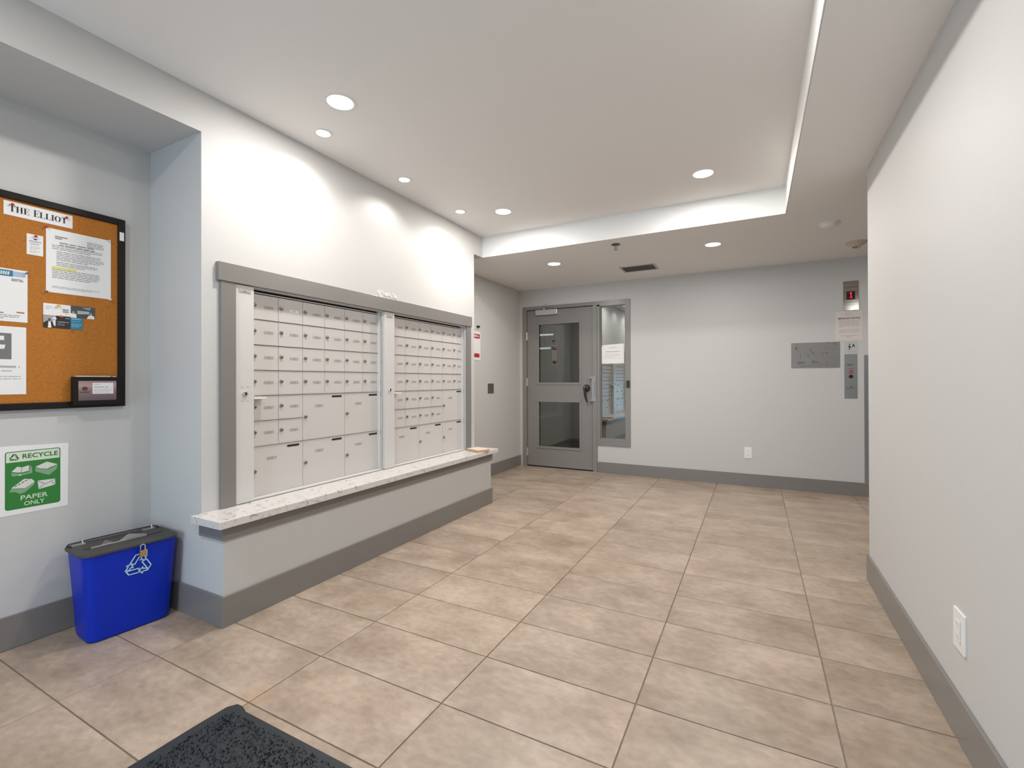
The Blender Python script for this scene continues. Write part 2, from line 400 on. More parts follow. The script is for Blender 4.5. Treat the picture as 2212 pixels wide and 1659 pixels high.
# glazed entrance behind the camera: frame only, daylight comes through it
en = bmesh.new(); hframe(en, -2.45, -0.05, 0, 2.15, 0.06, REAR-0.08, REAR-0.02); box(en, -1.28, -1.22, REAR-0.08, REAR-0.02, 0.06, 2.09)
ew = struct(obj('window_2', en, door_m))

# baseboards (12 mm proud, 140 mm high)
BH = 0.14
smesh('baseboard_left', [(-2.172, -2.16, YP-0.012, YE+0.012, 0, BH), (NX+0.012, -2.172, YP-0.012, YP, 0, BH), (AX+0.012, -2.172, YE, YE+0.012, 0, BH)], trim_m, bevel=0.0015)
smesh('baseboard_niche', [(NX, NX+0.012, NN, YP-0.0125, 0, BH)], trim_m, bevel=0.0015)
smesh('baseboard_alcove', [(AX, AX+0.012, YE, BY, 0, BH)], trim_m, bevel=0.0015)
smesh('baseboard_back', [(-1.72, 0.997, BY-0.012, BY, 0, BH-0.01)], trim_m, bevel=0.0015)
smesh('baseboard_right', [(RX-0.012, RX, REAR, 3.277, 0, BH), (RX, RX+0.12, 3.265, 3.277, 0, BH)], trim_m, bevel=0.0015)

# grey casing round the mailboxes
smesh('trim_1', [(WX, WX+0.024, 1.352, 3.655, 1.630, 1.722)], trim_m, bevel=0.0015)
smesh('trim_2', [(WX, WX+0.018, 1.368, 1.443, 0.5, 1.630)], trim_m, bevel=0.0015)
smesh('trim_3', [(WX, WX+0.018, 3.576, 3.648, 0.5, 1.630)], trim_m, bevel=0.0015)

# ledge
ledge = thing('ledge', 'speckled pale stone ledge running under the white mailboxes', 'ledge', (WX, 2.5, 0.465))
obj('stone_slab', BM((-0.001, 0.229, -1.262, 1.282, 0.0, 0.035)), stone_m, ledge, bevel=0.002)
smesh('trim_5', [(-2.172, -2.159, YP-0.012, YE+0.012, 0.399, 0.4648), (WX, -2.172, YP-0.012, YP, 0.399, 0.4648), (WX, -2.172, YE, YE+0.012, 0.399, 0.4648)], trim_m, bevel=0.001)

# ------------------------------------------------------------------ mailboxes (local: x right along +y world, -y towards the room)
def lockbm(x, z, y):
    bm = bmesh.new()
    lathe(bm, [(0.0105, 0.0), (0.0105, -0.004), (0.0085, -0.009), (0.006, -0.010)], (x, y, z), 'y', 14); return bm
def door(root, x0, x1, z0, z1, yd, kind, small_lock_x=0.0115, white=False):
    g = 0.0012
    d = obj('mailbox_door', BM((x0+g, x1-g, yd, yd+0.012, z0+0.005, z1-0.004)), box_m, root, bevel=0.0008)
    lip = obj('door_lip', BM((x0+g, x1-g, yd-0.0045, yd+0.004, z0-0.001, z0+0.0045)), box_m, d)
    lx = x0+small_lock_x+0.006
    lz = z0+(z1-z0)*(0.545 if kind == 's' else 0.5)
    lk = obj('lock', lockbm(lx, lz, yd), lock_m, d, smooth=True)
    kh = obj('keyhole', BM((lx-0.0012, lx+0.0012, yd-0.0115, yd-0.0095, lz-0.004, lz+0.004)), dark_m, d)
    if kind == 's': px0, px1, pz = x0+0.072, x0+0.131, z0+(z1-z0)*0.50
    else: px0, px1, pz = x0+0.088, x0+0.149, z1-0.075
    pl = bmesh.new(); prism(pl, rrect(px0, px1, pz-0.0075, pz+0.0075, 0.006), yd, yd-0.0012)
    obj('number_plate', pl, paper_m if white else plate_m, d)
    nb = bmesh.new()
    for k in range(3):
        q = (px0+px1)/2-0.009+k*0.0065; flatpoly(nb, [(q, pz-0.003), (q+0.0045, pz-0.003), (q+0.0045, pz+0.003), (q, pz+0.003)], yd-0.0015)
    printed('number', nb, digit_m, d)
    if kind == 'p':
        sl = bmesh.new(); prism(sl, rrect(x1-0.105, x1-0.025, z1-0.028, z1-0.016, 0.005), yd+0.001, yd-0.0008)
        obj('mail_slot', sl, dark_m, d)
def unit(name_label, ox, width_cols, stile0, stile1, right_edge, rows6):
    """ox: y of first column; columns of pitch P"""
    root = thing('mailbox_bank', name_label, 'mailboxes', (WX, ox, 0.503), PI/2, 'wall mailbox banks')
    P = width_cols; yd = 0.036
    Z = lambda z: z-0.503
    top, rowh, bot = 1.606, 0.1375, 0.781
    X = lambda c: c*P
    # dark cabinet body behind doors
    obj('cabinet_body', BM((-0.085, 6*P-0.001, yd+0.014, yd+0.16, 0.0, Z(1.632))), dark_m, root)
    for r in range(6):
        zt = Z(top-r*rowh); zb = zt-rowh
        for c in range(6):
            if r >= 4 and c >= rows6: continue
            door(root, X(c), X(c+1), zb, zt, yd, 's', white=(r == 0 and c == 1 and rows6 == 2))
    for c in range(rows6, 6, 2):
        door(root, X(c), X(c+2), Z(top-6*rowh), Z(top-4*rowh), yd, 'p')
    for c in (0, 2, 4):
        door(root, X(c), X(c+2), Z(0.508), Z(bot), yd, 'p')
    # stile panel, proud of the doors
    st = obj('lock_panel', BM((stile0-ox, stile1-ox, -0.010, yd+0.01, 0.0, Z(1.628))), frame_m, root, bevel=0.0012)
    mx = (stile0+stile1)/2-ox
    bm = bmesh.new(); lathe(bm, [(0.014, 0), (0.014, -0.004), (0.011, -0.009)], (mx, -0.010, Z(1.066)), 'y', 18); obj('lock', bm, chrome_m, st, smooth=True)
    obj('keyhole', BM((mx-0.003, mx+0.003, -0.0215, -0.018, Z(1.06), Z(1.073))), dark_m, st)
    if rows6 == 2:
        for sx in (-0.016, 0.016):
            for sz in (-0.037, 0.037):
                bm = bmesh.new(); lathe(bm, [(0.0035, 0), (0.003, -0.0015)], (mx+sx, -0.010, Z(1.066)+sz), 'y', 10); obj('rivet', bm, plate_m, st)
    obj('maker_plate', BM((mx-0.032, mx+0.032, -0.0115, -0.009, Z(1.587), Z(1.606))), plate_m, st)
    eb = bmesh.new(); flatpoly(eb, [(mx-0.012, Z(1.592)), (mx, Z(1.600)), (mx+0.012, Z(1.592)), (mx, Z(1.596))], -0.0118); flatpoly(eb, [(mx-0.026, Z(1.5905)), (mx+0.026, Z(1.5905)), (mx+0.026, Z(1.5915)), (mx-0.026, Z(1.5915))], -0.0118)
    printed('emblem', eb, inkb_m, st)
    # head strip and gap, sill strip, right edge
    obj('top_rail', BM((stile1-ox, right_edge-ox, -0.004, 0.03, Z(1.6225), Z(1.630))), frame_m, root)
    obj('upper_door_rail', BM((stile1-ox, 6*P, yd-0.008, yd+0.005, Z(1.6065), Z(1.611))), frame_m, root)
    obj('bottom_rail', BM((stile1-ox, right_edge-ox, -0.004, yd+0.01, 0.0, Z(0.508))), frame_m, root)
    E_ = right_edge-ox
    obj('side_rail', BM((E_-0.023, E_-0.0195, -0.004, 0.010, Z(0.508), Z(1.6225))), alu_m, root, bevel=0.001)
    obj('shadow_gap', BM((E_-0.0195, E_-0.012, 0.004, 0.010, Z(0.508), Z(1.6225))), dark_m, root)
    obj('side_liner', BM((E_-0.0225, E_-0.0195, 0.010, yd+0.013, Z(0.508), Z(1.6225))), frame_m, root)
    obj('edge_strip', BM((E_-0.012, E_, -0.004, yd-0.008, 0.0, Z(1.6225))), frame_m, root, bevel=0.001)
    # finger pull tab beside the lock panel
    obj('pull_tab', BM((stile1-ox+0.001, stile1-ox+0.072, -0.012, -0.006, Z(1.038), Z(1.046)), (stile1-ox+0.001, stile1-ox+0.072, -0.008, yd, Z(1.036), Z(1.039))), plastic_m, root)
    return root
unit('white mailbox bank nearer the blue recycling bin, with the wider lock panel', 1.5575, 0.1595, 1.444, 1.5425, 2.5165, 2)
unit('white mailbox bank farther from the blue bin, cardboard package at its foot', 2.633, 0.1593, 2.5175, 2.621, 3.577, 4)

# ------------------------------------------------------------------ door_1 (local = world orientation, facing -y)
D1 = bpy.data.objects.new('door_1', None); COL.objects.link(D1); D1.location = (-2.25, BY, 0); struct(D1)
def L(*b): return (b[0]+2.25, b[1]+2.25)+b[2:]
fr = bmesh.new()
for b in ((-2.745, -2.692, -0.012, 0.10, 0, 2.105), (-1.779, -1.727, -0.012, 0.10, 0, 2.062), (-2.692, -1.727, -0.012, 0.10, 2.062, 2.105)): box(fr, *L(*b))
obj('door_frame', fr, door_m, D1, bevel=0.0015)
obj('door_stop', BM(L(-2.692, -1.779, 0.075, 0.10, 2.045, 2.062), L(-2.692, -2.67, 0.075, 0.10, 0.0, 2.045), L(-1.80, -1.779, 0.075, 0.10, 0.0, 2.045)), door_m, D1)
obj('threshold', BM(L(-2.692, -1.779, 0.01, 0.10, 0.0, 0.008)), dark_m, D1)
lf = bmesh.new(); YD0, YD1 = 0.016, 0.060
GA, GB = (-2.528, -1.955, 1.098, 1.870), (-2.530, -1.955, 0.266, 0.860)
for b in ((-2.688, GA[0]-0.0, 0.014, 2.055), (GA[1], -1.786, 0.014, 2.055), (GA[0], GA[1], 0.014, GB[2]), (GA[0], GA[1], GB[3], GA[2]), (GA[0], GA[1], GA[3], 2.055)):
    box(lf, b[0]+2.25, b[1]+2.25, YD0, YD1, b[2], b[3])
obj('door_leaf', lf, door_m, D1)
for g in (GA, GB):
    bd = bmesh.new(); hframe(bd, g[0]+2.25-0.022, g[1]+2.25+0.022, g[2]-0.022, g[3]+0.022, 0.030, YD0-0.007, YD0+0.01)
    obj('glazing_bead', bd, door_m, D1, bevel=0.003)
    obj('glass_pane', BM((g[0]+2.25-0.005, g[1]+2.25+0.005, 0.036, 0.041, g[2]-0.005, g[3]+0.005)), glass_m, D1)
for z in (1.72, 1.11, 0.19):
    bm = bmesh.new(); lathe(bm, [(0.007, -0.055), (0.007, 0.055)], (-2.690+2.25, -0.004, z), 'z', 12); box(bm, -2.703+2.25, -2.677+2.25, 0.004, 0.018, z-0.05, z+0.05)
    obj('hinge', bm, alu_m, D1, smooth=True)
cl = obj('door_closer', BM(L(-2.547, -2.246, -0.038, 0.016, 1.985, 2.052)), alu_m, D1, bevel=0.003)
am = bmesh.new(); tube(am, [(-2.43+2.25, -0.02, 2.055), (-2.43+2.25, -0.02, 2.075)], 0.009)
box(am, -2.44+2.25, -2.30+2.25, -0.03, -0.012, 2.072, 2.080); tube(am, [(-2.32+2.25, -0.022, 2.083), (-2.40+2.25, -0.075, 2.095), (-2.43+2.25, -0.018, 2.098)], 0.006)
lathe(am, [(0.012, 0), (0.012, 0.03), (0.006, 0.034)], (-2.41+2.25, -0.03, 2.085), 'z', 12)
obj('closer_arm', am, steel_m, cl)
lv = bmesh.new(); lathe(lv, [(0.046, 0.0), (0.046, -0.010), (0.038, -0.028), (0.018, -0.034)], (-1.868+2.25, YD0, 1.035), 'y', 28)
hd = obj('door_handle', lv, blackp_m, D1, smooth=True)
lv = bmesh.new(); tube(lv, [(-1.872+2.25, YD0-0.03, 1.035), (-1.873+2.25, YD0-0.058, 1.03), (-1.872+2.25, YD0-0.062, 0.98), (-1.866+2.25, YD0-0.058, 0.92), (-1.846+2.25, YD0-0.045, 0.865)], [0.014, 0.015, 0.014, 0.012, 0.009], 10)
obj('lever', lv, blackp_m, hd, smooth=True)
bm = bmesh.new(); lathe(bm, [(0.011, 0), (0.010, -0.012)], (-1.884+2.25, YD0-0.034, 1.05), 'y', 14); obj('lock_cylinder', bm, chrome_m, hd, smooth=True)
lg = bmesh.new(); box(lg, -1.795+2.25, -1.745+2.25, -0.020, -0.013, 0.87, 1.18); box(lg, -1.768+2.25, -1.752+2.25, -0.045, -0.020, 0.93, 1.13)
for z in (0.885, 1.165): box(lg, -1.825+2.25, -1.770+2.25, -0.028, YD0, z-0.014, z+0.014)
obj('latch_guard', lg, chrome_m, D1, bevel=0.003, label='bright metal latch guard over the door edge')

# window_1: sidelight
W1 = bpy.data.objects.new('window_1', None); COL.objects.link(W1); W1.location = (-1.53, BY, 0.333); struct(W1)
def S(x0, x1, y0, y1, z0, z1): return (x0+1.53, x1+1.53, y0, y1, z0-0.333, z1-0.333)
obj('window_frame', BM(S(-1.725, -1.690, -0.0119, 0.10, 0.333, 2.062), S(-1.376, OX1, -0.0119, 0.10, 0.333, 2.105), S(-1.690, -1.376, -0.0119, 0.10, 0.333, 0.413), S(-1.727, -1.376, -0.0119, 0.10, 2.042, 2.105)), door_m, W1, bevel=0.0015)
bm = bmesh.new(); hframe(bm, 0-0.160, 0.154, 0.080, 1.709, 0.010, 0.012, 0.030); obj('glazing_bead', bm, door_m, W1)
obj('glass_pane', BM(S(-1.692, -1.374, 0.030, 0.036, 0.411, 2.044)), sglass_m, W1)

pn = thing('notice', 'white notice with rounded corners taped to the sidelight glass', 'notice', (-1.538, BY+0.0295, 1.337))
bm = bmesh.new(); prism(bm, [(-0.138, 0), (0.139, -0.002), (0.141, 0.225), (0.128, 0.240), (0.02, 0.236), (-0.05, 0.232), (-0.125, 0.228), (-0.139, 0.215)], 0, -0.001)
obj('sheet', bm, paper_m, pn)
bm = bmesh.new(); lines(bm, -0.05, 0.06, 0.195, 1, 0.01, 0.006, -0.0013, 4, 1); lines(bm, -0.09, 0.10, 0.150, 1, 0.01, 0.009, -0.0013, 5, 1); lines(bm, -0.10, 0.10, 0.12, 4, 0.014, 0.003, -0.0013, 6); lines(bm, -0.11, 0.11, 0.065, 1, 0.014, 0.003, -0.0013, 8, 1)
printed('printed_text', bm, inkl_m, pn)
bm = bmesh.new(); prism(bm, rrect(-0.018, 0.018, -0.042, 0.042, 0.010), 0, -0.018)
fob = tag(obj('card_reader', bm, blackp_m, bevel=0.002), 'small black card reader mounted on the sidelight frame', 'card reader', loc=(-1.343, BY-0.0119, 1.088))

# ------------------------------------------------------------------ vestibule and garage seen through the glass
VX = -3.14
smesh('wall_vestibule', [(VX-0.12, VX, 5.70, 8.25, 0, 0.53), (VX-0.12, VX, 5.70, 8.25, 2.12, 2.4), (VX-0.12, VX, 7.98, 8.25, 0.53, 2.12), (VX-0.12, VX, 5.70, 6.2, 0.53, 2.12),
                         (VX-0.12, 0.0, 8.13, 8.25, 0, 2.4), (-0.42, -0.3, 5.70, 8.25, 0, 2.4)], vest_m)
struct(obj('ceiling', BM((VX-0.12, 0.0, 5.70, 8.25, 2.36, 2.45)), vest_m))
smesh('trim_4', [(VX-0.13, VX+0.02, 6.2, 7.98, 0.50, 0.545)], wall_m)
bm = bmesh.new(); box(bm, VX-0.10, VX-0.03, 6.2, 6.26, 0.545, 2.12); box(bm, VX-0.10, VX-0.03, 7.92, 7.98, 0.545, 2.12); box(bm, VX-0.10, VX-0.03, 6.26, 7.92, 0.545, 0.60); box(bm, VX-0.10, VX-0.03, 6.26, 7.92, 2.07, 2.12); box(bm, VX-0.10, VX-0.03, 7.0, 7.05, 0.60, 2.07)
w3 = struct(bpy.data.objects.new('window_3', None)); COL.objects.link(w3)
obj('window_frame', bm, door_m, w3)
obj('glass_pane', BM((VX-0.067, VX-0.062, 6.26, 7.92, 0.60, 2.07)), glass_m, w3)
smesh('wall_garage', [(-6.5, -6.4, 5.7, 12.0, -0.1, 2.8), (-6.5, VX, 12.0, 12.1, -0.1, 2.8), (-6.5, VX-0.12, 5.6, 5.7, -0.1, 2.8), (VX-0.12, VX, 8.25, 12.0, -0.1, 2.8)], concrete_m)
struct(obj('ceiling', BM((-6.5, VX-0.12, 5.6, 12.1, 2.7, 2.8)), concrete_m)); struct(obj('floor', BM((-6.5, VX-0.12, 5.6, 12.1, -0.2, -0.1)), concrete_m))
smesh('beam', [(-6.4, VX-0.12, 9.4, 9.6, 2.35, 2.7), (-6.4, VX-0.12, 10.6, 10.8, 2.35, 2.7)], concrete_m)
for k, (x0, x1, y, z, lab) in enumerate(((-4.06, -3.74, 9.0, 2.10, 'upper bright strip light seen through the door glass'), (-4.05, -3.82, 9.05, 1.82, 'lower short strip light seen through the door glass'), (-4.35, -3.95, 10.2, 2.62, 'topmost strip light deep in the garage'))):
    sl = thing('strip_light', lab, 'light', ((x0+x1)/2, y, z), 0, 'garage strip lights')
    obj('lens', BM((-(x1-x0)/2, (x1-x0)/2, -0.03, 0.03, -0.02, 0.008)), strip_m, sl)
    obj('housing', BM((-(x1-x0)/2-0.02, (x1-x0)/2+0.02, -0.04, 0.04, 0.008, 0.045), (-0.05, -0.045, -0.003, 0.003, 0.045, 2.7-z), (0.045, 0.05, -0.003, 0.003, 0.045, 2.7-z)), plastic_m, sl)
cab = thing('metal_cabinet', 'pale cabinet standing in the dark garage behind the door glass', 'cabinet', (-4.15, 9.6, -0.1))
obj('cabinet_body', BM((-0.35, 0.15, -0.2, 0.2, 0, 1.55)), mat('cabinet_green', (0.30, 0.34, 0.31, 1), 0.5), cab, bevel=0.005)
obj('cabinet_door', BM((-0.34, 0.14, -0.215, -0.2, 0.9, 1.53)), mat('cabinet_pale', (0.42, 0.47, 0.44, 1), 0.5), cab, bevel=0.004)
obj('cabinet_door', BM((-0.34, 0.14, -0.215, -0.2, 0.05, 0.88)), mat('cabinet_pale', (0.42, 0.47, 0.44, 1), 0.5), cab, bevel=0.004)
bm = bmesh.new(); lathe(bm, [(0.006, 0), (0.006, -0.02), (0.02, -0.03), (0.02, -0.034)], (0, 0, 0), 'y', 12)
tag(obj('wall_hook', bm, blackp_m), 'small dark hook on the vestibule wall under the interior window', 'hook', loc=(VX, 7.55, 0.42), rotz=PI/2)

# ------------------------------------------------------------------ recessed lights
def rlight(x, y, z, R, watts, label, group, cone):
    t = thing('recessed_light', label, 'ceiling light', (x, y, z), 0, group)
    bm = bmesh.new()
    n = 40; prof = [(R+0.012, 0.0), (R+0.010, -0.003), (R, -0.0035), (R-0.004, -0.001), (R-0.004, 0.0)]
    rs = [[(r*math.cos(2*PI*i/n), r*math.sin(2*PI*i/n), h) for i in range(n)] for r, h in prof]
    rings(bm, rs, False); obj('trim_ring', bm, ring_m, t, smooth=True)
    bm = bmesh.new(); lathe(bm, [(R-0.003, 0.0), (R-0.003, -0.002)], (0, 0, 0), 'z', n); obj('lens', bm, lamp_m, t)
    big = cone > 150
    ld = bpy.data.lights.new('lamp', 'AREA' if big else 'SPOT'); ld.energy = watts; ld.color = LAMP_COL
    if big: ld.shape = 'DISK'; ld.size = 2*R-0.01
    else: ld.spot_size = math.radians(cone); ld.spot_blend = 0.55; ld.shadow_soft_size = R*0.8
    lo = bpy.data.objects.new('lamp', ld); COL.objects.link(lo); lo.parent = t; lo.location = (0, 0, -0.006 if big else -0.012)
    return t
GL = 'round recessed ceiling lights'
rlight(-1.835, 1.664, HIGH, 0.066, BIG_W, 'largest bright round downlight, beside the first small one over the mailboxes', GL, 165)
rlight(-1.837, 3.368, HIGH, 0.066, BIG_W, 'round downlight beside the third small light, near the far bulkhead', GL, 165)
rlight(-0.305, 3.385, HIGH, 0.066, BIG_W, 'round downlight alone on the right half of the raised ceiling', GL, 165)
rlight(-0.305, 1.664, HIGH, 0.066, BIG_W, 'downlight nearest the camera on the right half of the raised ceiling', GL, 165)
rlight(-1.835, -0.04, HIGH, 0.066, BIG_W, 'downlight over the entrance on the mailbox side', GL, 165)
rlight(-0.305, -0.04, HIGH, 0.066, BIG_W, 'downlight over the entrance beside the plain right wall', GL, 165)
GS = 'small wall-washing lights over the mailboxes'
rlight(-2.150, 1.827, HIGH, 0.040, SMALL_W, 'small downlight near the wall, first one above the mailboxes', GS, 140)
rlight(-2.150, 2.512, HIGH, 0.040, SMALL_W, 'middle small downlight in the row above the mailboxes', GS, 140)
rlight(-2.150, 3.201, HIGH, 0.040, SMALL_W, 'small downlight above the far end of the mailboxes', GS, 140)
rlight(-1.825, 4.436, LOW, 0.066, LOW_W, 'round downlight in the low ceiling in front of the grey door', GL, 165)
rlight(-0.325, 4.466, LOW, 0.066, LOW_W, 'round downlight in the low ceiling beside the sprinkler and smoke detector', GL, 165)
rlight(1.55, 4.45, LOW, 0.066, LOW_W*0.7, 'downlight in the side hallway beyond the right wall', GL, 165)
rlight(1.55, 1.4, LOW, 0.066, LOW_W*0.5, 'downlight deeper in the side hallway behind the right wall', GL, 165)
rlight(-1.9, 7.0, 2.36, 0.066, 2.5, 'downlight inside the vestibule behind the grey door', GL, 165)

# ------------------------------------------------------------------ ceiling fittings
v = thing('ceiling_vent', 'rectangular louvred air vent in the low ceiling near the door', 'vent', (-1.093, 5.03, LOW))
bm = bmesh.new(); box(bm, -0.185, 0.185, -0.135, -0.112, -0.005, 0); box(bm, -0.185, 0.185, 0.112, 0.135, -0.005, 0); box(bm, -0.185, -0.163, -0.112, 0.112, -0.005, 0); box(bm, 0.163, 0.185, -0.112, 0.112, -0.005, 0)
obj('vent_frame', bm, mat('vent_paint', (0.5, 0.48, 0.46, 1), 0.5), v, bevel=0.001)
obj('backing', BM((-0.163, 0.163, -0.112, 0.112, -0.0008, 0)), dark_m, v)
sm = mat('vent_slat', (0.20, 0.195, 0.18, 1), 0.5)
for k in range(22):
    x = -0.155+k*0.31/21
    b_ = bmesh.new(); vs = [b_.verts.new(p) for p in ((x-0.003, -0.111, -0.0042), (x+0.003, -0.111, -0.001), (x+0.003, 0.111, -0.001), (x-0.003, 0.111, -0.0042))]; b_.faces.new(vs)
    bmesh.ops.solidify(b_, geom=b_.faces[:], thickness=0.0006); obj('slat', b_, sm, v)
s = thing('sprinkler', 'small dark sprinkler head hanging from the low ceiling', 'sprinkler', (-1.084, 4.059, LOW))
bm = bmesh.new(); lathe(bm, [(0.040, 0), (0.038, -0.004), (0.020, -0.010), (0.012, -0.012)], n=24); obj('escutcheon', bm, greyplate_m, s, smooth=True)
bm = bmesh.new(); lathe(bm, [(0.010, -0.010), (0.010, -0.022), (0.005, -0.024), (0.005, -0.046)], n=14); obj('stem', bm, steel_m, s, smooth=True)
bm = bmesh.new(); lathe(bm, [(0.016, -0.046), (0.017, -0.049), (0.010, -0.050)], n=16)
for k in range(2):
    sx = -1 if k else 1; tube(bm, [(sx*0.010, 0, -0.022), (sx*0.015, 0, -0.034), (sx*0.006, 0, -0.046)], 0.002, 6)
obj('deflector', bm, steel_m, s)
s = thing('smoke_detector', 'round white smoke detector on the low ceiling, nearer one', 'detector', (0.511, 4.282, LOW))
bm = bmesh.new(); lathe(bm, [(0.066, 0), (0.066, -0.010), (0.060, -0.014)], n=32); obj('base', bm, plastic_m, s, smooth=True)
bm = bmesh.new(); lathe(bm, [(0.054, -0.014), (0.050, -0.026), (0.030, -0.034), (0.012, -0.036)], n=32); obj('dome', bm, plastic_m, s, smooth=True)
s = thing('heat_detector', 'cream conical alarm with dark slots on the low ceiling near the elevator sign', 'detector', (0.790, 4.990, LOW))
cream = mat('cream_plastic', (0.56, 0.47, 0.38, 1), 0.4)
bm = bmesh.new(); lathe(bm, [(0.080, 0), (0.080, -0.006), (0.072, -0.010)], n=32); obj('base', bm, cream, s, smooth=True)
bm = bmesh.new(); lathe(bm, [(0.070, -0.010), (0.058, -0.022), (0.028, -0.042), (0.024, -0.052), (0.010, -0.054)], n=32); obj('cone', bm, cream, s, smooth=True)
for a in (-0.6, 0.2):
    b_ = bmesh.new(); ang = -PI/2-0.5+a; cx_, cy_ = 0.027*math.cos(ang), 0.027*math.sin(ang); lathe(b_, [(0.007, -0.050), (0.007, -0.044)], (cx_, cy_, 0), 'z', 10); obj('vent_slot', b_, dark_m, s)

# ------------------------------------------------------------------ back wall fittings
def wall_thing(name, label, cat, wall, a, z, group=None):
    loc, rz = {'back': ((a, BY, z), 0), 'niche': ((NX, a, z), PI/2), 'alcove': ((AX, a, z), PI/2), 'right': ((RX, a, z), -PI/2)}[wall]
    return thing(name, label, cat, loc, rz, group)
def outlet(root, w, h, decora):
    bm = bmesh.new(); prism(bm, rrect(-w/2, w/2, -h/2, h/2, 0.003), 0, -0.006); obj('cover_plate', bm, plastic_m, root, bevel=0.001)
    if decora:
        bm = bmesh.new(); hframe(bm, -0.018, 0.018, -0.036, 0.036, 0.0012, -0.0063, -0.0058); obj('reveal', bm, plate_m, root)
        bm = bmesh.new(); prism(bm, rrect(-0.0165, 0.0165, -0.034, 0.034, 0.002), -0.006, -0.0085); ins = obj('insert', bm, plastic_m, root, bevel=0.0005)
        cs = (-0.02, 0.02)
    else:
        cs = (-0.021, 0.021)
    for c in cs:
        if not decora:
            bm = bmesh.new(); prism(bm, rrect(-0.0165, 0.0165, c-0.014, c+0.014, 0.008), -0.006, -0.008); obj('receptacle', bm, plastic_m, root)
        yy = -0.0086 if decora else -0.0081
        for sx in (-0.006, 0.006):
            obj('slot', BM((sx-0.0012, sx+0.0012, yy-0.0004, yy+0.001, c-0.004, c+0.005)), inkl_m if decora else ink_m, root)
outlet(wall_thing('power_outlet', 'white double power outlet low on the back wall', 'outlet', 'back', -0.069, 0.353), 0.072, 0.118, False)
outlet(wall_thing('power_outlet', 'white rectangular power outlet low on the right wall', 'outlet', 'right', 1.945, 0.342), 0.088, 0.124, True)

ei = wall_thing('floor_indicator', 'polished steel plate with red digit display above the paper notice', 'floor indicator', 'back', 0.835, 1.960)
obj('steel_plate', BM((-0.063, 0.063, -0.004, 0, -0.148, 0.138)), mirror_m, ei, bevel=0.001)
dd = obj('display', BM((-0.035, 0.033, -0.0055, -0.003, -0.043, 0.035)), ledbg_m, ei)
bm = bmesh.new(); prism(bm, [(-0.012, -0.028), (0.014, -0.028), (0.014, -0.022), (0.006, -0.022), (0.006, 0.027), (-0.002, 0.027), (-0.012, 0.018), (-0.012, 0.012), (-0.003, 0.016), (-0.003, -0.022), (-0.012, -0.022)], -0.0055, -0.0062)
obj('digit', bm, led_m, dd, label='glowing red number 1')
bm = bmesh.new()
for zz in (0.095, 0.055, -0.06, -0.085, -0.115): box(bm, -0.063, 0.063, -0.0052, -0.004, zz, zz+0.005)
obj('ridge', bm, chrome_m, ei)
nt_ = wall_thing('notice', 'cream paper headed IMPORTANT NOTICE below the red floor display', 'notice', 'back', 0.819, 1.660)
obj('sheet', BM((-0.110, 0.110, -0.0015, -0.0, -0.142, 0.143)), paperw_m, nt_)
bm = bmesh.new(); text_polys(bm, 'IMPORTANT NOTICE:', -0.088, 0.090, 0.066, 0.081, -0.0018, bold=0.03); printed('heading', bm, inkb_m, nt_)
bm = bmesh.new(); lines(bm, -0.03, 0.03, 0.121, 1, 0.01, 0.005, -0.0018, 1, 1); lines(bm, -0.04, 0.045, 0.104, 1, 0.01, 0.003, -0.0018, 2, 1)
lines(bm, -0.082, 0.090, 0.053, 6, 0.0125, 0.0045, -0.0018, 3, 0.3); lines(bm, -0.082, 0.090, -0.035, 3, 0.0125, 0.0045, -0.0018, 4, 1); lines(bm, -0.066, 0.07, -0.094, 1, 0.0125, 0.005, -0.0018, 5, 1); lines(bm, -0.028, 0.03, -0.108, 1, 0.0125, 0.005, -0.0018, 6, 1)
printed('printed_text', bm, inkl_m, nt_)
fs = wall_thing('fire_sign', 'small white pictogram sign of a figure and a flame below the paper notice', 'sign', 'back', 0.833, 1.450)
obj('plate', BM((-0.053, 0.053, -0.002, 0, -0.055, 0.056)), mat('sign_plate', (0.50, 0.51, 0.48, 1), 0.35), fs, bevel=0.0008)
bm = bmesh.new()
for poly in ([(-0.018, 0.012), (-0.008, 0.020), (-0.004, 0.006), (0.004, -0.002), (0.002, -0.006), (-0.006, -0.002), (-0.006, -0.014), (-0.014, -0.030), (-0.018, -0.028), (-0.013, -0.012), (-0.014, 0.0), (-0.022, -0.002), (-0.022, 0.004)],
             disc(-0.010, 0.028, 0.006), [(0.010, 0.002), (0.012, 0.018), (0.022, 0.034), (0.028, 0.018), (0.032, 0.004), (0.027, -0.004), (0.024, 0.010), (0.020, 0.014), (0.017, 0.004), (0.018, -0.004)]): flatpoly(bm, poly, -0.0023)
printed('pictogram', bm, inkb_m, fs)
bm = bmesh.new(); lines(bm, -0.03, 0.035, 0.049, 1, 0.01, 0.004, -0.0023, 3, 1); lines(bm, -0.045, 0.045, -0.037, 2, 0.008, 0.003, -0.0023, 9, 1); printed('printed_text', bm, inkl_m, fs)
cp = wall_thing('elevator_call_station', 'tall steel elevator call panel with a red-ringed and a black button', 'call panel', 'back', 0.831, 1.165)
obj('steel_plate', BM((-0.052, 0.052, -0.004, 0, -0.218, 0.218)), steel_m, cp, bevel=0.001)
for z, m1, m2, lab in ((0.044, red_m, steel_m, 'red ringed button'), (-0.003, dark_m, dark_m, 'black button')):
    bm = bmesh.new(); lathe(bm, [(0.018, 0), (0.018, -0.004), (0.014, -0.005)], (0, -0.004, z), 'y', 24); b1 = obj('button', bm, m1, cp, smooth=True, label=lab)
    if m1 is not m2:
        bm = bmesh.new(); lathe(bm, [(0.010, 0), (0.009, -0.002)], (0, -0.009, z), 'y', 20); obj('cap', bm, m2, b1, smooth=True)
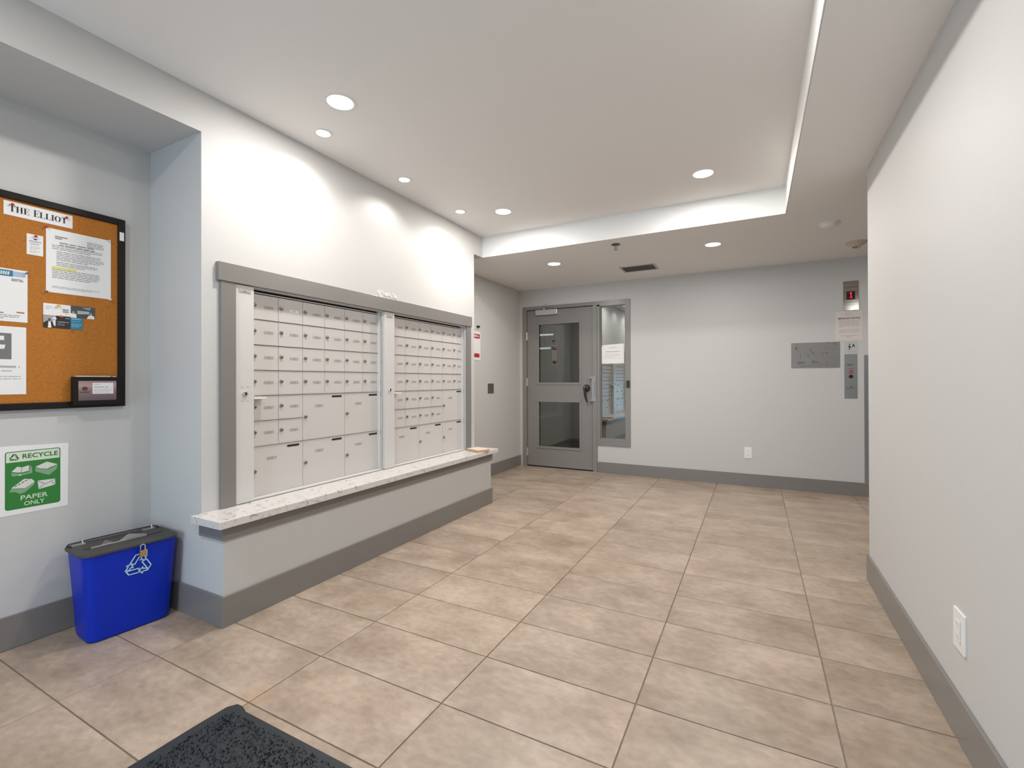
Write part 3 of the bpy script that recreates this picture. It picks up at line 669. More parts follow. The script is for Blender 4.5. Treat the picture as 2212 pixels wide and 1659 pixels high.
bm = bmesh.new(); lines(bm, -0.03, 0.03, 0.120, 2, 0.012, 0.006, -0.0043, 3, 0.9); lines(bm, -0.028, 0.028, 0.076, 1, 0.012, 0.004, -0.0043, 4, 1); lines(bm, -0.04, 0.04, -0.112, 2, 0.010, 0.004, -0.0043, 5, 0.8)
printed('printed_text', bm, etch_m, cp)
bm = bmesh.new(); prism(bm, disc(0, -0.105, 0.005), -0.004, -0.005); obj('key_switch', bm, dark_m, cp)
pq = wall_thing('etched_plaque', 'brushed metal plaque etched with faint dark drawings beside the call panel', 'plaque', 'back', 0.5375, 1.380)
obj('plate', BM((-0.2065, 0.2065, -0.004, 0, -0.129, 0.127)), plaque_m, pq, bevel=0.001)
bm = bmesh.new()
for poly in ([(-0.165, 0.09), (-0.150, 0.075), (-0.158, 0.06), (-0.172, 0.062), (-0.168, 0.078)], [(-0.155, 0.112), (-0.146, 0.112), (-0.150, 0.104)], [(0.158, 0.107), (0.166, 0.114), (0.174, 0.107), (0.166, 0.094)],
             [(0.100, 0.124), (0.110, 0.124), (0.106, 0.112)], [(-0.045, 0.060), (-0.036, 0.062), (-0.030, 0.046), (-0.038, 0.042)], [(-0.03, 0.036), (-0.018, 0.030), (-0.010, 0.006), (-0.018, 0.010)],
             [(-0.072, 0.002), (-0.064, 0.004), (-0.045, -0.018), (-0.058, -0.016)], [(0.002, -0.008), (0.014, -0.002), (0.008, -0.016)], [(0.085, 0.020), (0.105, 0.026), (0.108, 0.018), (0.090, 0.014)],
             [(0.080, 0.067), (0.110, 0.069), (0.110, 0.067), (0.080, 0.065)]): flatpoly(bm, poly, -0.0043)
printed('etching', bm, etch_m, pq)
bm = bmesh.new()
for poly in ([(-0.155, -0.060), (-0.10, -0.062), (-0.075, -0.080), (-0.148, -0.095)], [(-0.03, -0.05), (0.01, -0.06), (0.045, -0.078), (-0.03, -0.086)], [(-0.13, -0.105), (0.02, -0.100), (0.02, -0.106), (-0.13, -0.115)],
             [(0.098, -0.06), (0.106, -0.06), (0.106, -0.11), (0.098, -0.11)], [(0.07, -0.033), (0.175, -0.034), (0.175, -0.037), (0.07, -0.036)], [(-0.128, 0.02), (-0.122, 0.02), (-0.122, -0.045), (-0.128, -0.045)], [(0.062, 0.03), (0.066, 0.03), (0.066, -0.02), (0.062, -0.02)],
             [(0.03, -0.092), (0.09, -0.09), (0.09, -0.096), (0.03, -0.098)], [(-0.09, 0.02), (-0.07, 0.022), (-0.07, 0.018), (-0.09, 0.016)]): flatpoly(bm, poly, -0.0042)
printed('etching', bm, mat('etch_faint', (0.17, 0.16, 0.145, 1), 0.6), pq)
for sx, sz in ((-0.19, 0.112), (0.19, -0.114)):
    bm = bmesh.new(); lathe(bm, [(0.003, 0), (0.002, -0.001)], (sx, -0.004, sz), 'y', 8); obj('screw', bm, steel_m, pq)
cg = obj('corner_guard', BM((0.936, 0.990, BY-0.0035, BY, 0.134, 1.370), (0.985, 0.9885, BY, BY+0.05, 0.134, 1.370)), steel_m, bevel=0.0008)
tag(cg, 'tall brushed steel guard on the wall corner beside the call panel', 'corner guard')

# alcove fittings
es = wall_thing('wall_sign', 'narrow white sign with red bands on the alcove wall behind the mailboxes', 'sign', 'alcove', 4.470, 1.375)
obj('plate', BM((-0.11, 0.085, -0.004, 0, -0.01, 0.315)), plastic_m, es, bevel=0.001)
bm = bmesh.new(); flatpoly(bm, [(-0.095, 0.235), (0.07, 0.235), (0.07, 0.285), (-0.095, 0.285)], -0.0043); flatpoly(bm, [(-0.09, 0.02), (0.062, 0.02), (0.062, 0.065), (-0.09, 0.065)], -0.0043); printed('red_band', bm, red_m, es)
bm = bmesh.new(); text_polys(bm, 'FIRE', -0.06, 0.045, 0.247, 0.275, -0.0046, bold=0.02) if False else lines(bm, -0.06, 0.05, 0.273, 2, 0.014, 0.008, -0.0046, 2, 1); printed('printed_text', bm, paper_m, es)
bm = bmesh.new(); prism(bm, rrect(-0.02, 0.02, -0.011, 0.011, 0.004), 0, -0.02)
tag(obj('call_button', bm, blackp_m), 'tiny black fitting just above the red-banded sign', 'button', loc=(AX, 4.50, 1.745), rotz=PI/2)
bm = bmesh.new(); prism(bm, rrect(-0.066, 0.066, -0.058, 0.058, 0.003), 0, -0.006); gp = thing('cover_plate', 'dark grey blank cover plate on the alcove wall near the door', 'cover plate', (AX, 4.79, 1.040), PI/2)
obj('plate', bm, greyplate_m, gp, bevel=0.001)
for zz in (-0.042, 0.042):
    bm = bmesh.new(); lathe(bm, [(0.0035, 0), (0.003, -0.0012)], (0, -0.006, zz), 'y', 8); obj('screw', bm, greyplate_m, gp)
bm = bmesh.new(); lathe(bm, [(0.009, 0), (0.009, 0.006), (0.006, 0.012), (0.003, 0.014)], n=14)
tag(obj('door_bumper', bm, plastic_m, smooth=True), 'tiny white rubber bumper on the floor past the end of the ledge', 'door bumper', loc=(-2.60, 4.33, 0.0))

# package on the ledge
bx = thing('package', 'flat cardboard package lying on the far end of the stone ledge', 'package', (-2.200, 3.555, 0.500), math.radians(-22))
obj('carton', BM((-0.095, 0.085, -0.065, 0.065, 0.0, 0.021)), kraft_m, bx, bevel=0.0015)
obj('top_panel', BM((-0.094, 0.084, -0.064, 0.064, 0.021, 0.0225)), mat('package_top', (0.66, 0.56, 0.48, 1), 0.6), bx)

# ------------------------------------------------------------------ niche: cork board and papers
BX0, BX1, BZ0, BZ1 = -0.055, 1.165, 1.010, 1.937
cb = wall_thing('cork_board', 'black framed cork notice board in the niche', 'notice board', 'niche', 0.555, BZ0)
bm = bmesh.new(); hframe(bm, -0.61, 0.61, 0, BZ1-BZ0, 0.030, 0, -0.024); obj('frame', bm, black_m, cb, bevel=0.003)
obj('cork_panel', BM((-0.582, 0.582, -0.014, 0, 0.028, BZ1-BZ0-0.028)), cork_m, cb)
obj('corner_tag', BM((0.585, 0.603, -0.0255, -0.0235, 0.82, 0.862)), plastic_m, cb, label='small white tag on the frame')
CK = NX+0.0144                                                   # cork face
def pinned(name, label, cat, y0, y1, z0, z1, m=paper_m, layer=0, group=None, skew=0.0):
    t = thing(name, label, cat, (CK+layer*0.0008, (y0+y1)/2, (z0+z1)/2), PI/2, group)
    t.rotation_euler = (0, skew, PI/2)
    w, h = (y1-y0)/2, (z1-z0)/2
    b_ = bmesh.new()
    prism(b_, [(-w, -h), (w, -h), (w, h), (-w, h)], 0, -0.0009)
    obj('sheet', b_, m, t); return t, w, h
t, w, h = pinned('name_banner', 'white banner lettered THE ELLIOT along the top of the cork board', 'banner', 0.741, 0.964, 1.838, 1.897)
# didone lettering drawn from stems and hairlines
def didone(bm, s, x0, x1, z0, z1, y):
    H = z1-z0; st, hl = 0.20, 0.05
    widths = {'T': .78, 'H': .86, 'E': .72, 'L': .70, 'I': .40, 'O': .84, ' ': .42}
    tot = sum(widths[c] for c in s); k = (x1-x0)/tot; x = x0
    for i, c in enumerate(s):
        w_ = widths[c]*k; sc = H if i not in (0, 4) else H*1.12
        def R(a, b, u_, v_): flatpoly(bm, [(x+a*k, z0+u_*sc), (x+b*k, z0+u_*sc), (x+b*k, z0+v_*sc), (x+a*k, z0+v_*sc)], y)
        W = widths[c]-0.08
        if c == 'T': R(W/2-.1, W/2+.1, 0, 1); R(0.02, W-.02, .95, 1); R(W/2-.18, W/2+.18, 0, .05); R(.02, .07, .75, 1); R(W-.07, W-.02, .75, 1)
        if c == 'H': R(.06, .26, 0, 1); R(W-.26, W-.06, 0, 1); R(.2, W-.2, .47, .53); [R(a, a+.32, v_, v_+.05) for a in (0, W-.32) for v_ in (0, .95)]
        if c == 'E': R(.06, .26, 0, 1); R(0, W, 0, .05); R(0, W, .95, 1); R(.2, W-.15, .47, .53); R(W-.06, W, 0, .27); R(W-.06, W, .73, 1); R(W-.2, W-.15, .36, .64)
        if c == 'L': R(.06, .26, 0, 1); R(0, W, 0, .05); R(0, .34, .95, 1); R(W-.06, W, 0, .30)
        if c == 'I': R(W/2-.1, W/2+.1, 0, 1); R(W/2-.17, W/2+.17, 0, .05); R(W/2-.17, W/2+.17, .95, 1)
        if c == 'O':
            n = 22; 
            for q in range(n):
                a0, a1 = 2*PI*q/n, 2*PI*(q+1)/n
                P = lambda a, inn: (x+(W/2+(W/2-(0.20 if inn else 0))*math.cos(a))*k, z0+(0.5+(0.5-(0.035 if inn else 0))*math.sin(a))*sc)
                flatpoly(bm, [P(a0, 0), P(a1, 0), P(a1, 1), P(a0, 1)], y)
        x += w_
bm = bmesh.new(); didone(bm, 'THE ELLIOT', -w+0.016, w-0.018, -0.013, 0.013, -0.0012); printed('lettering', bm, inkb_m, t)
def pin(label, y, z, m, layer=1, r=0.0055):
    b_ = bmesh.new(); lathe(b_, [(r*0.75, 0), (r*0.6, -0.003), (r*0.5, -0.007), (r, -0.009), (r*0.9, -0.011), (r*0.3, -0.0115)], n=14, axis='y')
    tag(obj('push_pin', b_, m, smooth=True), label, 'push pin', 'push pins on the cork board', (CK+0.0009*layer+0.0006, y, z), PI/2)
pin('red push pin on the first letter of the banner', 0.7655, 1.884, red_m)
pin('red push pin on the last letter of the banner', 0.941, 1.882, red_m)
t, w, h = pinned('notice', 'large white notice with a yellow highlighted line, pinned below the banner', 'notice', 0.873, 1.099, 1.533, 1.820)
obj('plastic_sleeve', BM((w-0.001, w+0.009, -0.002, 0, -h-0.004, h-0.004)), paper_m, t)
bm = bmesh.new(); Y = -0.0012
lines(bm, -w+0.03, -w+0.075, h-0.030, 2, 0.008, 0.005, Y, 1); lines(bm, 0.03, w-0.015, h-0.030, 4, 0.007, 0.0028, Y, 2, 1)
lines(bm, -w+0.045, 0.06, h-0.056, 2, 0.0095, 0.0045, Y, 3, 1); lines(bm, -w+0.02, w-0.02, h-0.072, 3, 0.0075, 0.0028, Y, 4, .8); lines(bm, -w+0.035, w-0.015, h-0.098, 6, 0.0075, 0.0028, Y, 5, .7)
lines(bm, -w+0.035, w-0.03, h-0.146, 3, 0.0075, 0.0028, Y, 6, .7); lines(bm, -w+0.02, w-0.03, h-0.180, 6, 0.0075, 0.0028, Y, 7, .8); lines(bm, -w+0.02, w-0.03, -h+0.030, 2, 0.006, 0.002, Y, 8, .8)
printed('printed_text', bm, ink_m, t)
bm = bmesh.new(); flatpoly(bm, [(-w+0.02, h-0.179), (-w+0.105, h-0.179), (-w+0.105, h-0.169), (-w+0.02, h-0.169)], Y); printed('highlight', bm, yellow_m, t)
pin('red push pin at the upper corner of the large notice near the business card', 0.874, 1.821, red_m)
pin('clear push pin at the upper corner of the large notice beside the board frame', 1.099, 1.817, clear_m)
pin('clear push pin at the lower corner of the large notice beside the board frame', 1.103, 1.532, clear_m)
pin('small dark push pin at the lower corner of the large notice', 0.874, 1.533, greyplate_m, r=0.004)
t, w, h = pinned('business_card', 'small upright white card with a red and black round mark', 'card', 0.811, 0.864, 1.686, 1.776, paper_m)
bm = bmesh.new(); lines(bm, -w+0.008, w-0.006, h-0.028, 1, 0.01, 0.006, -0.0012, 1, 1); lines(bm, -w+0.010, w-0.010, h-0.040, 1, 0.01, 0.004, -0.0012, 2, 1); lines(bm, -w+0.010, w-0.010, h-0.052, 3, 0.006, 0.002, -0.0012, 3); lines(bm, -w+0.010, w-0.010, h-0.072, 2, 0.006, 0.002, -0.0012, 4)
printed('printed_text', bm, inkl_m, t)
bm = bmesh.new(); flatpoly(bm, [(0.006*math.cos(a)+0.001, h-0.018+0.006*math.sin(a)) for a in [PI+PI*k/10 for k in range(11)]], -0.0012); printed('emblem', bm, inkb_m, t)
pin('red push pin on the small upright card', 0.838, 1.768, red_m)
t, w, h = pinned('flyer', 'white flyer with a blue heading band on the cork board, above the grey-square poster', 'flyer', 0.600, 0.814, 1.387, 1.610)
bm = bmesh.new(); flatpoly(bm, [(-w, h-0.032), (w-0.045, h-0.032), (w-0.045, h-0.006), (-w, h-0.006)], -0.0012); printed('blue_band', bm, navy_m, t)
bm = bmesh.new(); flatpoly(bm, [(w-0.045, h-0.030), (w-0.006, h-0.030), (w-0.006, h-0.008), (w-0.045, h-0.008)], -0.0012); printed('pale_band', bm, mat('pale_blue', (0.38, 0.48, 0.62, 1), 0.6), t)
bm = bmesh.new(); lines(bm, w-0.05, w-0.010, h-0.040, 2, 0.006, 0.004, -0.0012, 1, 1); lines(bm, -w+0.02, w-0.06, -h+0.038, 1, 0.006, 0.005, -0.0012, 2, 1); lines(bm, -w+0.02, w-0.02, -h+0.028, 3, 0.007, 0.0025, -0.0012, 3, .7)
printed('printed_text', bm, ink_m, t)
bm = bmesh.new(); flatpoly(bm, [(w-0.034, -h+0.038), (w-0.010, -h+0.038), (w-0.010, -h+0.044), (w-0.034, -h+0.044)], -0.0012); printed('small_mark', bm, mat('orange_print', (0.4, 0.16, 0.08, 1), 0.6), t)
bm = bmesh.new()
for q in range(7): flatpoly(bm, [(-w+0.11+q*0.007, h-0.026), (-w+0.115+q*0.007, h-0.026), (-w+0.117+q*0.007, h-0.012), (-w+0.112+q*0.007, h-0.012)], -0.0014)
printed('lettering', bm, mint_m, t)
pin('dark push pin at the upper corner of the blue-banded flyer', 0.810, 1.601, greyplate_m, r=0.004)
t, w, h = pinned('poster', 'white poster with a large grey square emblem low on the cork board', 'poster', 0.570, 0.810, 1.078, 1.366)
sq = [(0.045-w+0.0, 0)]
bm = bmesh.new(); X1 = 0.765-0.690; flatpoly(bm, [(X1-0.13, 0.005), (X1, 0.005), (X1, 0.115), (X1-0.13, 0.115)], -0.0012); printed('grey_square', bm, logo_m, t)
bm = bmesh.new(); flatpoly(bm, [(X1-0.10, 0.085), (X1-0.022, 0.085), (X1-0.022, 0.103), (X1-0.10, 0.103)], -0.0014); flatpoly(bm, [(X1-0.10, 0.048), (X1-0.022, 0.048), (X1-0.018, 0.066), (X1-0.10, 0.066)], -0.0014); flatpoly(bm, [(X1-0.10, 0.015), (X1-0.078, 0.015), (X1-0.078, 0.103), (X1-0.10, 0.103)], -0.0014)
printed('white_letter', bm, paper_m, t)
bm = bmesh.new(); lines(bm, -0.07, w-0.018, -0.022, 1, 0.01, 0.009, -0.0012, 1, 1); lines(bm, -0.07, w-0.024, -0.042, 1, 0.01, 0.004, -0.0012, 2, 1); lines(bm, -0.07, w-0.016, -0.066, 3, 0.010, 0.0035, -0.0012, 3, .4, 0.02); printed('printed_text', bm, inkl_m, t)
# business cards
CG = 'business cards in a cluster'
t, w, h = pinned('business_card', 'white business card at the top of the card cluster', 'card', 0.864, 0.957, 1.430, 1.482, layer=1, group=CG)
bm = bmesh.new(); lines(bm, -w+0.008, -w+0.030, h-0.012, 3, 0.006, 0.002, -0.0012, 1); lines(bm, -w+0.038, -w+0.052, h-0.015, 1, 0.006, 0.002, -0.0012, 2, 1); lines(bm, w-0.020, w-0.010, -h+0.012, 1, 0.006, 0.002, -0.0012, 2, 1); printed('printed_text', bm, inkl_m, t)
bm = bmesh.new(); lines(bm, w-0.028, w-0.007, h-0.020, 2, 0.009, 0.006, -0.0012, 5, 1, 0); printed('lettering', bm, ink_m, t)
t, w, h = pinned('business_card', 'dark business card with a suited figure and a pale speech shape', 'card', 0.864, 0.957, 1.374, 1.430, mat('card_dark', (0.02, 0.02, 0.022, 1), 0.4), layer=1, group=CG)
bm = bmesh.new(); flatpoly(bm, [(-w, -h+0.01), (-w+0.042, -h+0.01), (-w+0.042, h), (-w, h)], -0.0012); printed('photo_ground', bm, mat('card_grey', (0.36, 0.34, 0.35, 1), 0.5), t)
bm = bmesh.new(); flatpoly(bm, [(-w, -h), (-w+0.036, -h), (-w+0.036, -h+0.018), (-w+0.026, -h+0.03), (-w+0.012, -h+0.03), (-w, -h+0.02)], -0.0014); printed('jacket', bm, inkb_m, t)
bm = bmesh.new(); flatpoly(bm, [(-w+0.015, -h), (-w+0.027, -h), (-w+0.024, -h+0.028), (-w+0.017, -h+0.028)], -0.0016); flatpoly(bm, disc(-w+0.037, h-0.014, 0.007, 0.0065, 12), -0.0016); flatpoly(bm, [(-w+0.033, h-0.04), (-w+0.039, h-0.05), (-w+0.040, h-0.018), (-w+0.033, h-0.018)], -0.0016); printed('shirt', bm, paper_m, t)
bm = bmesh.new(); flatpoly(bm, disc(-w+0.020, -h+0.036, 0.0045, 0.006, 12), -0.0016); printed('head', bm, mat('head_print', (0.08, 0.05, 0.04, 1), 0.6), t)
bm = bmesh.new(); lines(bm, w-0.018, w-0.003, h-0.008, 1, 0.005, 0.0025, -0.0014, 1, 1); lines(bm, w-0.045, w-0.003, -h+0.030, 1, 0.005, 0.003, -0.0014, 2, 1); lines(bm, w-0.045, w-0.02, -h+0.020, 2, 0.005, 0.0015, -0.0014, 3, 1); printed('printed_text', bm, inkl_m, t)
t, w, h = pinned('business_card', 'business card with two light-shirted figures on a dark ground', 'card', 0.957, 1.047, 1.428, 1.483, mat('card_slate', (0.06, 0.065, 0.07, 1), 0.4), layer=0, group=CG)
bm = bmesh.new(); flatpoly(bm, [(-w+0.024, -h+0.018), (w-0.022, -h+0.022), (w-0.022, -h+0.034), (-w+0.024, -h+0.034)], -0.0012); printed('pale_lettering', bm, mat('card_mist', (0.42, 0.44, 0.46, 1), 0.5), t)
bm = bmesh.new(); flatpoly(bm, [(-w+0.040, h-0.006), (w-0.016, h-0.002), (w-0.020, h-0.014), (-w+0.055, h-0.012)], -0.0013); printed('blue_streak', bm, mat('card_blue', (0.15, 0.34, 0.48, 1), 0.5), t)
bm = bmesh.new(); flatpoly(bm, [(-w, -h), (-w+0.022, -h), (-w+0.020, -h+0.018), (-w, -h+0.020)], -0.0014); flatpoly(bm, [(w-0.032, -h), (w-0.002, -h), (w-0.004, -h+0.014), (w-0.014, -h+0.018), (w-0.024, -h+0.016)], -0.0014); printed('shirt', bm, paper_m, t)
bm = bmesh.new(); flatpoly(bm, disc(-w+0.010, -h+0.024, 0.005, 0.006, 12), -0.0016); flatpoly(bm, disc(w-0.016, -h+0.023, 0.0045, 0.006, 12), -0.0016); printed('head', bm, skin_m, t)
t, w, h = pinned('business_card', 'teal business card at the lower end of the card cluster', 'card', 0.957, 1.000, 1.374, 1.4275, teal_m, layer=1, group=CG)
bm = bmesh.new(); lines(bm, -w+0.003, w-0.006, h-0.004, 1, 0.005, 0.004, -0.0012, 1, 1); lines(bm, -w+0.004, w-0.008, h-0.016, 1, 0.005, 0.0015, -0.0012, 2, 1); lines(bm, -w+0.004, w-0.004, h-0.028, 3, 0.006, 0.002, -0.0012, 3, .8); printed('printed_text', bm, mat('teal_pale', (0.25, 0.5, 0.58, 1), 0.5), t)
pin('yellow push pin on the white business card', 0.914, 1.476, ypin_m, 2, 0.006)
pin('pink push pin between the white and the dark business card', 0.921, 1.428, pink_m, 2)
pin('red push pin below the teal business card', 0.962, 1.366, red_m, 0, 0.003)
# card holder
ch = thing('card_holder', 'black card holder with a sunset picture card at the lower corner of the board', 'card holder', (NX+0.024, 1.046, 1.022), PI/2)
obj('pocket', BM((-0.092, 0.088, -0.026, 0, 0, 0.132)), black_m, ch, bevel=0.002)
fc = obj('front_card', BM((-0.073, 0.070, -0.0272, -0.026, 0.022, 0.113)), sunset_m, ch)
bm = bmesh.new(); flatpoly(bm, [(-0.022, 0.052), (0.058, 0.052), (0.058, 0.104), (-0.022, 0.104)], -0.0275); printed('white_box', bm, paper_m, fc)
bm = bmesh.new(); lines(bm, -0.016, 0.01, 0.098, 1, 0.006, 0.0025, -0.0278, 1, 1); lines(bm, -0.016, 0.05, 0.086, 1, 0.006, 0.004, -0.0278, 2, 1); lines(bm, -0.016, 0.052, 0.074, 3, 0.007, 0.002, -0.0278, 3, 1); printed('printed_text', bm, inkl_m, fc)
bm = bmesh.new(); flatpoly(bm, disc(-0.050, 0.077, 0.011, 0.010, 14), -0.0275); flatpoly(bm, [(-0.072, 0.062), (-0.032, 0.064), (-0.036, 0.058), (-0.068, 0.058)], -0.0275); printed('island_tree', bm, mat('card_plum', (0.07, 0.045, 0.05, 1), 0.5), fc)
obj('card_stack', BM((-0.078, 0.050, -0.020, -0.006, 0.128, 0.137)), paperw_m, ch); obj('card_stack', BM((0.060, 0.072, -0.018, -0.008, 0.128, 0.135)), paper_m, ch)

# recycle sign
rs_ = wall_thing('recycle_sign', 'white sheet with a green RECYCLE PAPER ONLY sign taped above the blue bin', 'sign', 'niche', 0.838, 0.708)
bm = bmesh.new(); prism(bm, [(-0.122, -0.146), (0.115, -0.145), (0.117, 0.142), (-0.122, 0.151)], 0, -0.0012); obj('sheet', bm, paper_m, rs_)
GW, GT, GBt = 0.0885, 0.125, -0.123
U = lambda u: -GW+u*2*GW
V = lambda q: GT-q*(GT-GBt)
bm = bmesh.new(); flatpoly(bm, rrect(-GW, GW, GBt, GT, 0.010), -0.0014); printed('green_ground', bm, green_m, rs_)
bm = bmesh.new(); flatpoly(bm, rrect(-GW, GW, V(0.185), GT, 0.009)[0:12]+[(-GW, V(0.185)), (GW, V(0.185))], -0.0016); printed('dark_outline', bm, dgreen_m, rs_)
bm = bmesh.new(); flatpoly(bm, rrect(-GW+0.003, GW-0.003, V(0.185), GT-0.003, 0.007)[0:12]+[(-GW+0.003, V(0.185)), (GW-0.003, V(0.185))], -0.0018); printed('header_panel', bm, mint_m, rs_)
bm = bmesh.new(); text_polys(bm, 'RECYCLE', U(0.30), U(0.95), V(0.135), V(0.055), -0.0020, bold=0.02); printed('heading', bm, dgreen_m, rs_)
bm = bmesh.new(); text_polys(bm, 'PAPER', U(0.27), U(0.76), V(0.855), V(0.775), -0.0016, bold=0.012); text_polys(bm, 'ONLY', U(0.33), U(0.70), V(0.960), V(0.885), -0.0016, bold=0.012); printed('lettering', bm, mint_m, rs_)
ARM = [(-0.53, 0.27), (-0.20, 0.82), (0.15, 0.82), (-0.25, 0.11)]
HEAD = [(0.11, 0.64), (0.22, 0.82), (0.38, 0.53), (0.50, 0.59), (0.41, 0.28), (0.08, 0.36), (0.20, 0.42)]
def rot2(p, a, cx, cz, s, tilt=0): x, z = p[0], p[1]; return (cx+s*(x*math.cos(a)-z*math.sin(a)), cz+s*(x*math.sin(a)+z*math.cos(a)))
bm = bmesh.new()
for k in range(3):
    for pl in (ARM, HEAD): flatpoly(bm, [rot2(p, -k*2*PI/3, U(0.155), V(0.105), 0.019) for p in pl], -0.0020)
printed('recycling_symbol', bm, dgreen_m, rs_)
white_s, sage_s, line_s = bmesh.new(), bmesh.new(), bmesh.new()
def UV(pts): return [(U(a), V(b)) for a, b in pts]
flatpoly(white_s, UV([(0.11, 0.345), (0.21, 0.265), (0.29, 0.285), (0.27, 0.375), (0.20, 0.365)]), -0.0016); flatpoly(white_s, UV([(0.28, 0.375), (0.30, 0.285), (0.42, 0.262), (0.41, 0.36)]), -0.0016)
flatpoly(sage_s, UV([(0.105, 0.365), (0.27, 0.395), (0.41, 0.38), (0.44, 0.262), (0.47, 0.31), (0.475, 0.405), (0.29, 0.425), (0.12, 0.425)]), -0.0016); flatpoly(white_s, UV([(0.235, 0.41), (0.28, 0.40), (0.28, 0.425), (0.24, 0.428)]), -0.0018)
flatpoly(white_s, UV([(0.53, 0.305), (0.74, 0.235), (0.95, 0.305), (0.80, 0.345), (0.76, 0.365), (0.62, 0.345)]), -0.0016)
flatpoly(sage_s, UV([(0.53, 0.315), (0.62, 0.355), (0.77, 0.375), (0.95, 0.315), (0.93, 0.39), (0.78, 0.48), (0.53, 0.385)]), -0.0016)
flatpoly(mb := white_s, UV([(0.10, 0.63), (0.33, 0.49), (0.46, 0.505), (0.52, 0.56), (0.40, 0.66), (0.20, 0.64)]), -0.0016)
flatpoly(sage_s, UV([(0.07, 0.69), (0.11, 0.64), (0.33, 0.66), (0.52, 0.57), (0.50, 0.62), (0.34, 0.73), (0.26, 0.745), (0.18, 0.70)]), -0.0017)
flatpoly(white_s, UV([(0.57, 0.555), (0.90, 0.56), (0.90, 0.67), (0.59, 0.71)]), -0.0016)
for a, b in (((0.57, 0.56), (0.72, 0.63)), ((0.72, 0.63), (0.90, 0.57)), ((0.60, 0.70), (0.69, 0.62)), ((0.89, 0.665), (0.83, 0.605))):
    a, b = Vector((U(a[0]), V(a[1]))), Vector((U(b[0]), V(b[1]))); d = (b-a).normalized(); q = Vector((-d.y, d.x))*0.0007; flatpoly(line_s, [tuple(a+q), tuple(b+q), tuple(b-q), tuple(a-q)], -0.0020)
for k in range(5): flatpoly(line_s, UV([(0.16+k*0.06, 0.60-k*0.025), (0.20+k*0.06, 0.585-k*0.025), (0.21+k*0.06, 0.595-k*0.025), (0.17+k*0.06, 0.61-k*0.025)]), -0.0020)
printed('paper_drawings', white_s, mat('sign_white', (0.66, 0.66, 0.62, 1), 0.5), rs_); printed('drawing_shade', sage_s, sage_m, rs_); printed('drawing_lines', line_s, dgreen_m, rs_)

# ------------------------------------------------------------------ recycling bin (local x along the wall, local -y = room side)
RB = thing('recycling_bin', 'blue plastic paper recycling bin with a dark slotted lid under the green sign', 'recycling bin', (-2.61, 1.088, 0.0), PI/2+math.radians(-4.5))
def rr3(w_, d_, r, z, cx=0, cy=0, n=6): return [(cx+a, cy+b, z) for a, b in rrect(-w_/2, w_/2, -d_/2, d_/2, r, n)]
bm = bmesh.new()
rings(bm, [rr3(0.290, 0.165, 0.03, 0.0), rr3(0.306, 0.185, 0.038, 0.006), rr3(0.314, 0.194, 0.042, 0.03), rr3(0.355, 0.236, 0.05, 0.368), rr3(0.359, 0.240, 0.05, 0.384), rr3(0.345, 0.226, 0.045, 0.384), rr3(0.30, 0.185, 0.04, 0.03)])
obj('bin_body', bm, bin_m, RB, smooth=True)
# lid with a slot
bm = bmesh.new()
outer = rrect(-0.188, 0.180, -0.128, 0.124, 0.05, 6); inner = rrect(-0.150, 0.150, -0.018, -0.004, 0.006, 6)
def align(o_, i_):
    return o_, i_
n = len(outer)
for z, flip in ((0.394, 0), (0.384, 1)):
    O = [bm.verts.new((a, b, z)) for a, b in outer]; I = [bm.verts.new((a, b, z)) for a, b in inner]
    for i in range(n): bm.faces.new((O[i], O[(i+1) % n], I[(i+1) % n], I[i]))
    if not flip: O0, I0 = O, I
    else:
        for i in range(n): bm.faces.new((O0[i], O0[(i+1) % n], O[(i+1) % n], O[i])); bm.faces.new((I0[i], I0[(i+1) % n], I[(i+1) % n], I[i]))
lid = obj('lid', bm, lid_m, RB, bevel=0.0012)
bm = bmesh.new(); tube(bm, [(-0.17, 0.072, 0.396), (-0.175, 0.10, 0.398), (-0.165, 0.112, 0.400), (-0.08, 0.112, 0.402), (0.08, 0.112, 0.402), (0.155, 0.112, 0.400), (0.168, 0.100, 0.398), (0.165, 0.078, 0.396)], 0.003, 8); obj('hinge_rod', bm, blackp_m, RB, smooth=True)
for x in (-0.135, 0.13):
    b_ = BM((x-0.028, x+0.02, 0.082, 0.104, 0.394, 0.397)); tube(b_, [(x+0.012, 0.095, 0.396), (x+0.012, 0.1, 0.410)], 0.003, 8); obj('hinge_bracket', b_, alu_m, RB)
# symbol on the sloping front
bm = bmesh.new()
for k in range(3):
    for pl in (ARM, HEAD): stroke(bm, [rot2(p, -k*2*PI/3, 0, 0, 0.059) for p in pl], 0.0046, 0, -0.0006)
sy = obj('recycling_symbol', bm, symb_m, RB, loc=(0.014, -0.1150, 0.296)); sy.rotation_euler = (math.atan2(0.021, 0.338), 0, 0)
# padlock
pk = thing('padlock', 'small brass padlock with a steel shackle hanging at the bin rim', 'padlock', (-2.4775, 1.100, 0.3365), PI/2+math.radians(-4.5))
obj('lock_body', BM((-0.013, 0.013, -0.011, 0.0, 0, 0.028)), brass_m, pk, bevel=0.002)
obj('side_plate', BM((0.0125, 0.0155, -0.0115, 0.0005, 0, 0.028)), alu_m, pk)
bm = bmesh.new(); tube(bm, [(-0.009, -0.005, 0.026), (-0.009, -0.005, 0.045)]+[(-0.009*math.cos(a), -0.005, 0.045+0.009*math.sin(a)) for a in [PI*k/8 for k in range(1, 8)]]+[(0.009, -0.005, 0.045), (0.009, -0.005, 0.026)], 0.0028, 8); obj('shackle', bm, chrome_m, pk, smooth=True)
